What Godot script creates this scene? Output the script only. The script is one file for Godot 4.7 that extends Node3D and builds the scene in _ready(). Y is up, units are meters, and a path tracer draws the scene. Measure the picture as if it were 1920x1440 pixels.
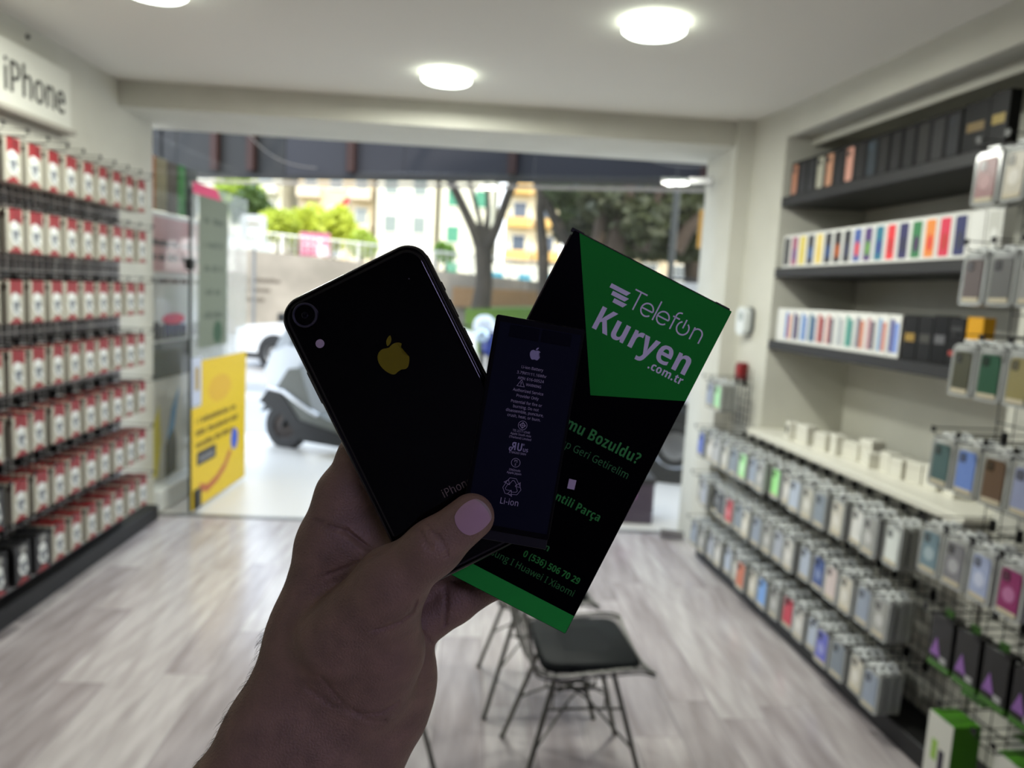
extends Node3D
# A phone shop seen over a hand that holds a phone, a battery and a carton. World: y up, metres, the camera stands at x = z = 0 and looks along -z.
# Local frames: RIGHT (x along the right wall towards the camera, z out of the wall) and LEFT (x along the left wall away from the camera, z out of the wall).

const FOCAL := 1420.0
var eye := Vector3(0, 1.65, 0)
var cam_x: Vector3
var cam_y: Vector3
var cam_f: Vector3
var RIGHT: Transform3D
var LEFT: Transform3D
var FRONT: Transform3D
var STREET: Transform3D
var rng := RandomNumberGenerator.new()
var mats := {}
var meshes := {}
const ORD := ["first", "second", "third", "fourth", "fifth", "sixth", "seventh", "eighth", "ninth", "tenth", "eleventh", "twelfth", "thirteenth", "fourteenth", "fifteenth", "sixteenth", "seventeenth", "eighteenth", "nineteenth", "twentieth", "twenty-first", "twenty-second"]

func _ready() -> void:
	rng.seed = 11
	set_camera()
	set_light()
	frames()
	build_room()
	build_front()
	build_lamps()
	build_right_wall()
	build_left_rack()
	build_chairs()
	build_outside()
	build_held()
	build_hand()

# ---------------------------------------------------------------- camera, sky, sun, exposure
func set_camera() -> void:
	var pitch := deg_to_rad(6.9)
	var roll := deg_to_rad(3.1)
	cam_f = Vector3(0, -sin(pitch), -cos(pitch))
	var r := Vector3.RIGHT
	var u := r.cross(cam_f)
	cam_x = r * cos(roll) + u * sin(roll)
	cam_y = u * cos(roll) - r * sin(roll)
	var cam := Camera3D.new()
	cam.name = "camera"
	add_child(cam)
	var lens := CameraAttributesPhysical.new()
	lens.frustum_focal_length = 23.67
	lens.exposure_aperture = 23.67 / 3.1
	lens.frustum_focus_distance = 0.347
	lens.exposure_multiplier = 1.0
	cam.attributes = lens
	cam.fov = rad_to_deg(2.0 * atan(720.0 / FOCAL))
	cam.near = 0.02
	cam.far = 400.0
	cam.transform = Transform3D(Basis(cam_x, cam_y, -cam_f), eye)
	cam.current = true

func set_light() -> void:
	var e := Environment.new()
	e.background_mode = Environment.BG_SKY
	var sky := Sky.new()
	var sm := ProceduralSkyMaterial.new()
	sm.sky_top_color = Color(0.80, 0.87, 0.96)
	sm.sky_horizon_color = Color(0.97, 0.97, 0.95)
	sm.ground_horizon_color = Color(0.72, 0.71, 0.68)
	sm.ground_bottom_color = Color(0.45, 0.44, 0.42)
	sm.sky_energy_multiplier = 1.0
	sky.sky_material = sm
	e.sky = sky
	e.background_energy_multiplier = 4.3
	e.tonemap_mode = Environment.TONE_MAPPER_LINEAR
	e.tonemap_exposure = 1.0
	e.sdfgi_enabled = true
	e.ssao_enabled = true
	e.ssil_enabled = true
	var w := WorldEnvironment.new()
	w.name = "environment"
	w.environment = e
	add_child(w)
	var sun := DirectionalLight3D.new()
	sun.name = "sun"
	sun.light_color = Color(1.0, 0.96, 0.88)
	sun.light_energy = 1.5
	sun.light_angular_distance = 3.0
	sun.shadow_enabled = true
	add_child(sun)
	sun.look_at_from_position(Vector3(9, 22, 9), Vector3(0, 0, -12))

func frames() -> void:
	var d := Vector3(0.1337, 0, 0.991).normalized()
	RIGHT = Transform3D(Basis(d, Vector3.UP, d.cross(Vector3.UP)), Vector3(1.484, 0, -4.45))
	d = Vector3(-0.053, 0, -0.9986).normalized()
	LEFT = Transform3D(Basis(d, Vector3.UP, d.cross(Vector3.UP)), Vector3(-2.44, 0, -5.06))
	d = Vector3(0.9984, 0, -0.0559).normalized()
	FRONT = Transform3D(Basis(d, Vector3.UP, d.cross(Vector3.UP)), Vector3(-2.44, 0, -5.064))   # x to the right, z into the shop
	d = Vector3(0.966, 0, 0.259).normalized()
	STREET = Transform3D(Basis(d, Vector3.UP, d.cross(Vector3.UP)), Vector3(-1.0, 0, -6.1))

func at(px: float, py: float, depth: float) -> Vector3:
	return eye + (cam_f + cam_x * ((px - 960.0) / FOCAL) - cam_y * ((py - 720.0) / FOCAL)) * depth

func at_z(px: float, py: float, z: float) -> Vector3:
	var d := at(px, py, 1.0) - eye
	return eye + d * (z / d.z)

# ---------------------------------------------------------------- materials
func mat(c: Color, rough := 0.6, metal := 0.0, spec := 0.5) -> StandardMaterial3D:
	var key := [c, rough, metal, spec]
	if not mats.has(key):
		var m := StandardMaterial3D.new()
		m.albedo_color = c
		m.roughness = rough
		m.metallic = metal
		m.metallic_specular = spec
		mats[key] = m
	return mats[key]

func glass_mat(c: Color, rough := 0.0) -> StandardMaterial3D:
	var key := ["glass", c, rough]
	if not mats.has(key):
		var m := StandardMaterial3D.new()
		m.albedo_color = c
		m.roughness = rough
		m.metallic_specular = 0.36
		m.transparency = BaseMaterial3D.TRANSPARENCY_ALPHA
		mats[key] = m
	return mats[key]

func noise_tex(w: int, h: int, freq: float, sx: float, sy: float, lo: Color, hi: Color, sd: int, contrast := 1.0, octaves := 4) -> ImageTexture:
	var n := FastNoiseLite.new()
	n.seed = sd
	n.frequency = freq
	n.fractal_octaves = octaves
	var im := Image.create(w, h, false, Image.FORMAT_RGB8)
	for y in h:
		for x in w:
			# blended at the seam so that the pattern repeats without an edge
			var a := n.get_noise_2d(x * sx, y * sy)
			var b := n.get_noise_2d((x - w) * sx, y * sy)
			var t := float(x) / w
			var v := lerpf(a, b, t)
			var c2 := n.get_noise_2d(x * sx, (y - h) * sy)
			v = lerpf(v, lerpf(c2, n.get_noise_2d((x - w) * sx, (y - h) * sy), t), float(y) / h)
			im.set_pixel(x, y, lo.lerp(hi, clampf(0.5 + v * contrast, 0.0, 1.0)))
	return ImageTexture.create_from_image(im)

# ---------------------------------------------------------------- mesh building
class MB:
	var v := PackedVector3Array()
	var n := PackedVector3Array()
	var uv := PackedVector2Array()
	var idx := PackedInt32Array()

	func tri(a: Vector3, b: Vector3, c: Vector3, na: Vector3, nb: Vector3, nc: Vector3, ua := Vector2.ZERO, ub := Vector2.ZERO, uc := Vector2.ZERO) -> void:
		var k := v.size()
		v.append_array([a, b, c])
		n.append_array([na, nb, nc])
		uv.append_array([ua, ub, uc])
		if (b - a).cross(c - a).dot(na + nb + nc) > 0.0:
			idx.append_array([k, k + 2, k + 1])
		else:
			idx.append_array([k, k + 1, k + 2])

	func quad(a: Vector3, b: Vector3, c: Vector3, d: Vector3, nn: Vector3, full_uv := true) -> void:
		tri(a, b, c, nn, nn, nn, Vector2(0, 1), Vector2(1, 1), Vector2(1, 0))
		tri(a, c, d, nn, nn, nn, Vector2(0, 1), Vector2(1, 0), Vector2(0, 0))

	func quad_n(a: Vector3, b: Vector3, c: Vector3, d: Vector3, na: Vector3, nb: Vector3, nc: Vector3, nd: Vector3) -> void:
		tri(a, b, c, na, nb, nc, Vector2(0, 1), Vector2(1, 1), Vector2(1, 0))
		tri(a, c, d, na, nc, nd, Vector2(0, 1), Vector2(1, 0), Vector2(0, 0))

	func box(x: Transform3D, s: Vector3, bevel := 0.0) -> void:
		var h := s * 0.5
		if bevel <= 0.0:
			for ax in 3:
				for sg in [-1.0, 1.0]:
					var e := [Vector3.ZERO, Vector3.ZERO, Vector3.ZERO]
					e[0][ax] = h[ax] * sg
					e[1][(ax + 1) % 3] = h[(ax + 1) % 3]
					e[2][(ax + 2) % 3] = h[(ax + 2) % 3]
					var nn: Vector3 = Vector3.ZERO
					nn[ax] = sg
					quad(x * (e[0] - e[1] - e[2]), x * (e[0] + e[1] - e[2]), x * (e[0] + e[1] + e[2]), x * (e[0] - e[1] + e[2]), (x.basis * nn).normalized())
			return
		var i := h - Vector3.ONE * bevel
		# six faces, twelve edge strips, eight corners
		for ax in 3:
			var b := (ax + 1) % 3
			var c := (ax + 2) % 3
			for sg in [-1.0, 1.0]:
				var o := Vector3.ZERO
				o[ax] = h[ax] * sg
				var eb := Vector3.ZERO
				eb[b] = i[b]
				var ec := Vector3.ZERO
				ec[c] = i[c]
				var nn := Vector3.ZERO
				nn[ax] = sg
				quad(x * (o - eb - ec), x * (o + eb - ec), x * (o + eb + ec), x * (o - eb + ec), (x.basis * nn).normalized())
				for sb in [-1.0, 1.0]:
					var p := Vector3.ZERO
					p[ax] = h[ax] * sg
					p[b] = i[b] * sb
					var q := Vector3.ZERO
					q[ax] = i[ax] * sg
					q[b] = h[b] * sb
					var n2 := Vector3.ZERO
					n2[ax] = sg
					n2[b] = sb
					quad(x * (p - ec), x * (p + ec), x * (q + ec), x * (q - ec), (x.basis * n2).normalized())
		for sx in [-1.0, 1.0]:
			for sy in [-1.0, 1.0]:
				for sz in [-1.0, 1.0]:
					var nn := (x.basis * Vector3(sx, sy, sz)).normalized()
					tri(x * Vector3(h.x * sx, i.y * sy, i.z * sz), x * Vector3(i.x * sx, h.y * sy, i.z * sz), x * Vector3(i.x * sx, i.y * sy, h.z * sz), nn, nn, nn)

	func tube(pts: Array, r: Variant, sides := 8, caps := true) -> void:
		var rings := []
		var norms := []
		var up := Vector3.UP
		for k in pts.size():
			var t: Vector3 = (pts[mini(k + 1, pts.size() - 1)] - pts[maxi(k - 1, 0)]).normalized()
			if absf(t.dot(up)) > 0.95:
				up = Vector3.RIGHT if absf(t.x) < 0.9 else Vector3.FORWARD
			var a := t.cross(up).normalized()
			var b := a.cross(t).normalized()
			up = b
			var rr: float = r[k] if r is Array else r
			var ring := []
			var nr := []
			for j in sides:
				var w := TAU * j / sides
				var dd := a * cos(w) + b * sin(w)
				ring.append(pts[k] + dd * rr)
				nr.append(dd)
			rings.append(ring)
			norms.append(nr)
		for k in pts.size() - 1:
			for j in sides:
				var j2 := (j + 1) % sides
				quad_n(rings[k][j], rings[k][j2], rings[k + 1][j2], rings[k + 1][j], norms[k][j], norms[k][j2], norms[k + 1][j2], norms[k + 1][j])
		if caps:
			for e in [0, pts.size() - 1]:
				var t2: Vector3 = (pts[0] - pts[1]).normalized() if e == 0 else (pts[e] - pts[e - 1]).normalized()
				for j in sides:
					tri(pts[e], rings[e][j], rings[e][(j + 1) % sides], t2, t2, t2)

	func lathe(profile: Array, x: Transform3D, seg := 24) -> void:   # profile: Vector2(radius, height) round local y
		for k in profile.size() - 1:
			var p: Vector2 = profile[k]
			var q: Vector2 = profile[k + 1]
			var nn := Vector2(q.y - p.y, p.x - q.x).normalized()
			for j in seg:
				var a := TAU * j / seg
				var b := TAU * (j + 1) / seg
				var da := Vector3(cos(a), 0, sin(a))
				var db := Vector3(cos(b), 0, sin(b))
				var na := (x.basis * (da * nn.x + Vector3.UP * nn.y)).normalized()
				var nb := (x.basis * (db * nn.x + Vector3.UP * nn.y)).normalized()
				quad_n(x * (da * p.x + Vector3.UP * p.y), x * (db * p.x + Vector3.UP * p.y), x * (db * q.x + Vector3.UP * q.y), x * (da * q.x + Vector3.UP * q.y), na, nb, nb, na)

	func prism(poly: PackedVector2Array, z0: float, z1: float, x: Transform3D) -> void:   # an outline in local xy, from z0 to z1
		var t := Geometry2D.triangulate_polygon(poly)
		var nz := (x.basis * Vector3.BACK).normalized()
		for k in range(0, t.size(), 3):
			var a := poly[t[k]]
			var b := poly[t[k + 1]]
			var c := poly[t[k + 2]]
			tri(x * Vector3(a.x, a.y, z1), x * Vector3(b.x, b.y, z1), x * Vector3(c.x, c.y, z1), nz, nz, nz, a, b, c)
			tri(x * Vector3(a.x, a.y, z0), x * Vector3(b.x, b.y, z0), x * Vector3(c.x, c.y, z0), -nz, -nz, -nz, a, b, c)
		var turn := 1.0 if Geometry2D.is_polygon_clockwise(poly) else -1.0
		for k in poly.size():
			var a := poly[k]
			var b := poly[(k + 1) % poly.size()]
			var s := (b - a).normalized()
			var nn := (x.basis * (Vector3(-s.y, s.x, 0) * turn)).normalized()
			quad(x * Vector3(a.x, a.y, z0), x * Vector3(b.x, b.y, z0), x * Vector3(b.x, b.y, z1), x * Vector3(a.x, a.y, z1), nn)

	func leaf(c: Vector3, a: Vector3, b: Vector3) -> void:
		var nn := a.cross(b).normalized()
		quad(c - a, c - b, c + a, c + b, nn)

	func mesh() -> ArrayMesh:
		var arr := []
		arr.resize(Mesh.ARRAY_MAX)
		arr[Mesh.ARRAY_VERTEX] = v
		arr[Mesh.ARRAY_NORMAL] = n
		arr[Mesh.ARRAY_TEX_UV] = uv
		arr[Mesh.ARRAY_INDEX] = idx
		var m := ArrayMesh.new()
		m.add_surface_from_arrays(Mesh.PRIMITIVE_TRIANGLES, arr)
		return m

func xf(p: Vector3) -> Transform3D:
	return Transform3D(Basis.IDENTITY, p)

func box_mesh(s: Vector3, bevel := 0.0) -> ArrayMesh:
	var key := [s, bevel]
	if not meshes.has(key):
		var b := MB.new()
		b.box(Transform3D.IDENTITY, s, bevel)
		meshes[key] = b.mesh()
	return meshes[key]

func ellipse(cx: float, cy: float, rx: float, ry: float, seg := 24) -> PackedVector2Array:
	var p := PackedVector2Array()
	for k in seg:
		var a := TAU * k / seg
		p.append(Vector2(cx + cos(a) * rx, cy + sin(a) * ry))
	return p

func round_rect(w: float, h: float, r: float, seg := 6, cx := 0.0, cy := 0.0) -> PackedVector2Array:
	var p := PackedVector2Array()
	for q in 4:
		var c := Vector2((w * 0.5 - r) * [1, -1, -1, 1][q], (h * 0.5 - r) * [1, 1, -1, -1][q])
		for k in seg + 1:
			var a := PI * 0.5 * (q + float(k) / seg)
			p.append(c + Vector2(cos(a), sin(a)) * r + Vector2(cx, cy))
	return p

# ---------------------------------------------------------------- objects
var taken := {}
func numbered(called: String) -> String:
	taken[called] = taken.get(called, -1) + 1
	return called if taken[called] == 0 else "%s_%03d" % [called, taken[called]]

func part(called: String, m: Mesh, mt: Material, parent: Node3D, x := Transform3D.IDENTITY) -> MeshInstance3D:
	var o := MeshInstance3D.new()
	o.name = called
	o.mesh = m
	o.material_override = mt
	o.transform = x
	parent.add_child(o, true)
	return o

func bpart(called: String, b: MB, mt: Material, parent: Node3D, x := Transform3D.IDENTITY) -> MeshInstance3D:
	return part(called, b.mesh(), mt, parent, x)

func boxpart(called: String, s: Vector3, p: Vector3, mt: Material, parent: Node3D, bevel := 0.0) -> MeshInstance3D:
	return part(called, box_mesh(s, bevel), mt, parent, xf(p))

func tag(o: Node3D, label: String, category: String, group := "") -> Node3D:
	o.set_meta("label", label)
	o.set_meta("category", category)
	if group != "":
		o.set_meta("group", group)
	return o

func thing(called: String, label: String, category: String, x := Transform3D.IDENTITY, group := "") -> Node3D:
	var o := Node3D.new()
	o.name = numbered(called)
	add_child(o)
	o.transform = x
	return tag(o, label, category, group)

func structure(called: String, m: Mesh, mt: Material, x := Transform3D.IDENTITY) -> MeshInstance3D:
	var o := part(called, m, mt, self, x)
	o.set_meta("kind", "structure")
	return o

func frame_node(called: String, x: Transform3D) -> Node3D:
	var o := Node3D.new()
	o.name = called
	add_child(o)
	o.transform = x
	o.set_meta("kind", "structure")
	return o

var fonts := {}
func text_mesh(t: String, height: float, bold := false, depth := 0.0002, family := "Droid Sans") -> TextMesh:
	# height: of a capital letter
	var key := [bold, family]
	if not fonts.has(key):
		var f := SystemFont.new()
		f.font_names = PackedStringArray([family])
		f.font_weight = 700 if bold else 400
		fonts[key] = f
	var m := TextMesh.new()
	m.text = t
	m.font = fonts[key]
	m.font_size = 96
	m.curve_step = 1.5
	m.pixel_size = 0.001          # a capital is 0.0685 tall; the node is scaled to the wanted height
	m.depth = depth * 0.0685 / height
	return m

func letter_scale(height: float) -> Basis:
	return Basis.from_scale(Vector3.ONE * (height / 0.0685))

func ribbon(b: MB, pts: Array, w: float, z0: float, z1: float, x := Transform3D.IDENTITY, closed := false) -> void:
	# a flat stroke along points in local xy
	var n := pts.size()
	var lft := []
	var rgt := []
	for k in n:
		var p0: Vector2 = pts[(k - 1 + n) % n] if closed else pts[maxi(k - 1, 0)]
		var p1: Vector2 = pts[(k + 1) % n] if closed else pts[mini(k + 1, n - 1)]
		var d0: Vector2 = (pts[k] - p0).normalized()
		var d1: Vector2 = (p1 - pts[k]).normalized()
		if d0 == Vector2.ZERO:
			d0 = d1
		if d1 == Vector2.ZERO:
			d1 = d0
		var m := (d0 + d1).normalized()
		var o := Vector2(-m.y, m.x) * (w * 0.5 / maxf(0.4, m.dot(d0)))
		lft.append(pts[k] + o)
		rgt.append(pts[k] - o)
	var nz := (x.basis * Vector3.BACK).normalized()
	for k in (n if closed else n - 1):
		var j := (k + 1) % n
		b.quad(x * Vector3(lft[k].x, lft[k].y, z1), x * Vector3(rgt[k].x, rgt[k].y, z1), x * Vector3(rgt[j].x, rgt[j].y, z1), x * Vector3(lft[j].x, lft[j].y, z1), nz)

func arc(c: Vector2, r: float, a0: float, a1: float, seg := 16) -> Array:
	var p := []
	for k in seg + 1:
		var a := deg_to_rad(lerpf(a0, a1, float(k) / seg))
		p.append(c + Vector2(cos(a), sin(a)) * r)
	return p

# ---------------------------------------------------------------- the room
const CEIL := 2.77
func white_wall() -> StandardMaterial3D:
	if not mats.has("wall"):
		var m := StandardMaterial3D.new()
		m.albedo_color = Color(0.815, 0.81, 0.765)
		m.albedo_texture = noise_tex(256, 256, 0.02, 1, 1, Color(0.96, 0.96, 0.955), Color(1, 1, 1), 5)
		m.uv1_triplanar = true
		m.uv1_world_triplanar = true
		m.uv1_scale = Vector3(0.5, 0.5, 0.5)
		m.roughness = 0.75
		mats["wall"] = m
	return mats["wall"]

func wood_mat(k: int) -> StandardMaterial3D:
	var key := "wood%d" % k
	if not mats.has(key):
		var m := StandardMaterial3D.new()
		var lo: Color = [Color(0.56, 0.525, 0.525), Color(0.60, 0.565, 0.56), Color(0.53, 0.495, 0.495), Color(0.62, 0.59, 0.585)][k]
		var hi: Color = [Color(0.73, 0.70, 0.70), Color(0.77, 0.745, 0.74), Color(0.70, 0.67, 0.67), Color(0.80, 0.78, 0.775)][k]
		m.albedo_texture = noise_tex(512, 96, 0.0045, 1.0, 5.0, lo, hi, 30 + k, 0.85, 3)
		m.roughness_texture = noise_tex(256, 64, 0.03, 1.0, 4.0, Color(0.78, 0.78, 0.78), Color(1, 1, 1), 40 + k)
		m.roughness = 0.23
		m.metallic_specular = 0.5
		mats[key] = m
	return mats[key]

func build_room() -> void:
	var wall := white_wall()
	# floor: a slab with laminate planks laid along the shop
	var fl := frame_node("floor", FRONT)
	boxpart("screed", Vector3(5.6, 0.1, 8.4), Vector3(2.3, -0.062, 4.2), mat(Color(0.4, 0.39, 0.38), 0.9), fl)
	var pw := 0.19
	var pl := 1.28
	var pm := plank_mesh(pw - 0.0012, pl - 0.0012)
	for c in 29:
		var z := 0.02 - rng.randf() * 1.1
		if c % 3 == 0:
			z = -0.3
		while z < 8.2:
			var z0 := maxf(z, 0.02)
			var z1 := minf(z + pl, 8.3)
			if z1 - z0 > 0.05:
				var mm: Mesh = pm
				if z1 - z0 < pl - 0.001:
					mm = plank_mesh(pw - 0.0012, z1 - z0 - 0.0012)
				part("plank", mm, wood_mat(rng.randi() % 4), fl, Transform3D(Basis.IDENTITY, Vector3(-0.3 + c * pw, -0.006, (z0 + z1) * 0.5)))
			z += pl
	structure("ceiling", box_mesh(Vector3(5.9, 0.18, 8.6)), ceiling_mat(), FRONT * xf(Vector3(2.35, CEIL + 0.09, 4.1)))
	structure("wall_left", box_mesh(Vector3(8.5, 2.95, 0.2)), wall, LEFT * xf(Vector3(-4.2, 1.42, -0.1)))
	structure("wall_back", box_mesh(Vector3(5.9, 2.95, 0.2)), mat(Color(0.35, 0.35, 0.36), 0.8), FRONT * xf(Vector3(2.35, 1.42, 8.3)))
	# front wall: the lintel over the wide opening
	structure("wall_front", box_mesh(Vector3(5.9, 0.42, 0.24)), wall, FRONT * xf(Vector3(2.35, 2.83, -0.12)))
	structure("trim_1", box_mesh(Vector3(3.95, 0.19, 0.43), 0.004), wall, FRONT * xf(Vector3(1.9, 2.713, 0.215)))
	structure("trim_2", box_mesh(Vector3(3.75, 0.012, 0.05), 0.003), mat(Color(0.55, 0.55, 0.54), 0.35, 0.8), FRONT * xf(Vector3(1.86, 0.001, -0.0)))
	# right pillar between the opening and the shelf recess
	var b := MB.new()
	var foot := PackedVector2Array([Vector2(1.262, -5.36), Vector2(1.303, -4.80), Vector2(1.40, -4.79), Vector2(1.486, -4.45), Vector2(2.3, -4.45), Vector2(2.3, -5.36)])
	b.prism(foot, 0.0, 2.94, Transform3D(Basis(Vector3.RIGHT, Vector3.BACK, Vector3.UP), Vector3.ZERO))
	structure("wall_right_pillar", b.mesh(), wall)
	# right wall: recess back, the wall under the counter, the flush wall near the camera
	structure("wall_right", box_mesh(Vector3(8.4, 2.95, 0.2)), wall, RIGHT * xf(Vector3(4.1, 1.42, -0.58)))
	structure("wall_right_low", box_mesh(Vector3(1.82, 0.89, 0.4)), wall, RIGHT * xf(Vector3(0.91, 0.445, -0.2)))
	structure("wall_right_near", box_mesh(Vector3(6.2, 2.77, 0.46)), wall, RIGHT * xf(Vector3(4.92, 1.385, -0.25)))
	structure("trim_3", box_mesh(Vector3(1.86, 0.165, 0.06), 0.004), wall, RIGHT * xf(Vector3(0.92, 2.69, -0.03)))
	structure("trim_4", box_mesh(Vector3(1.84, 0.16, 0.42), 0.004), wall, RIGHT * xf(Vector3(0.91, 2.695, -0.27)))
	structure("trim_5", box_mesh(Vector3(1.84, 0.05, 0.03), 0.003), wall, RIGHT * xf(Vector3(0.91, 2.59, -0.16)))
	structure("baseboard_right", box_mesh(Vector3(2.9, 0.085, 0.17), 0.004), mat(Color(0.03, 0.03, 0.032), 0.5), RIGHT * xf(Vector3(1.06, 0.0425, 0.085)))
	structure("baseboard_left", box_mesh(Vector3(5.0, 0.10, 0.09), 0.004), mat(Color(0.025, 0.025, 0.027), 0.5), LEFT * xf(Vector3(-2.6, 0.05, 0.05)))

func plank_mesh(w: float, l: float) -> Mesh:
	var key := ["plank", w, snappedf(l, 0.001)]
	if not meshes.has(key):
		var b := MB.new()
		var h := Vector3(w * 0.5, 0.006, l * 0.5)
		var bv := 0.0008
		var u := l / 1.28
		# top with its grain along the length, bevelled rim, sides
		var t := [Vector3(-h.x + bv, h.y, -h.z + bv), Vector3(h.x - bv, h.y, -h.z + bv), Vector3(h.x - bv, h.y, h.z - bv), Vector3(-h.x + bv, h.y, h.z - bv)]
		b.tri(t[0], t[1], t[2], Vector3.UP, Vector3.UP, Vector3.UP, Vector2(0, 0), Vector2(0, 1), Vector2(u, 1))
		b.tri(t[0], t[2], t[3], Vector3.UP, Vector3.UP, Vector3.UP, Vector2(0, 0), Vector2(u, 1), Vector2(u, 0))
		var s := [Vector3(-h.x, h.y - bv, -h.z), Vector3(h.x, h.y - bv, -h.z), Vector3(h.x, h.y - bv, h.z), Vector3(-h.x, h.y - bv, h.z)]
		for k in 4:
			var k2 := (k + 1) % 4
			var o: Vector3 = (s[k] + s[k2]) * 0.5
			var nn := Vector3(o.x if k % 2 == 1 else 0.0, 0, o.z if k % 2 == 0 else 0.0).normalized()
			b.quad(t[k], t[k2], s[k2], s[k], (nn + Vector3.UP).normalized())
			b.quad(s[k], s[k2], s[k2] + Vector3.DOWN * 0.01, s[k] + Vector3.DOWN * 0.01, nn)
		meshes[key] = b.mesh()
	return meshes[key]

func ceiling_mat() -> StandardMaterial3D:
	return mat(Color(0.90, 0.89, 0.855), 0.85)

# ---------------------------------------------------------------- the glazed front
func pane(called: String, w: float, h: float, x: Transform3D, parent: Node3D, mt: Material = null) -> MeshInstance3D:
	var b := MB.new()
	b.box(Transform3D.IDENTITY, Vector3(w, h, 0.010), 0.001)
	return part(called, b.mesh(), mt if mt else glass_mat(Color(0.9, 0.95, 0.93, 0.01)), parent, x)

func flat_part(called: String, poly: PackedVector2Array, z0: float, z1: float, mt: Material, parent: Node3D) -> MeshInstance3D:
	var b := MB.new()
	b.prism(poly, z0, z1, Transform3D.IDENTITY)
	return part(called, b.mesh(), mt, parent)

func rect(x0: float, y0: float, x1: float, y1: float) -> PackedVector2Array:
	return PackedVector2Array([Vector2(x0, y0), Vector2(x1, y0), Vector2(x1, y1), Vector2(x0, y1)])

func scribble(b: MB, x0: float, x1: float, y: float, h: float, sd: int, z0: float, z1: float) -> void:
	# a line of print too blurred to read: short strokes of uneven width
	var r := RandomNumberGenerator.new()
	r.seed = sd
	var x := x0
	while x < x1:
		var w := h * r.randf_range(0.35, 0.8)
		if r.randf() < 0.84:
			var hh := h * r.randf_range(0.65, 1.0)
			b.box(xf(Vector3(x + w * 0.5, y + hh * 0.5, (z0 + z1) * 0.5)), Vector3(w * 0.8, hh, z1 - z0))
		x += w

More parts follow.
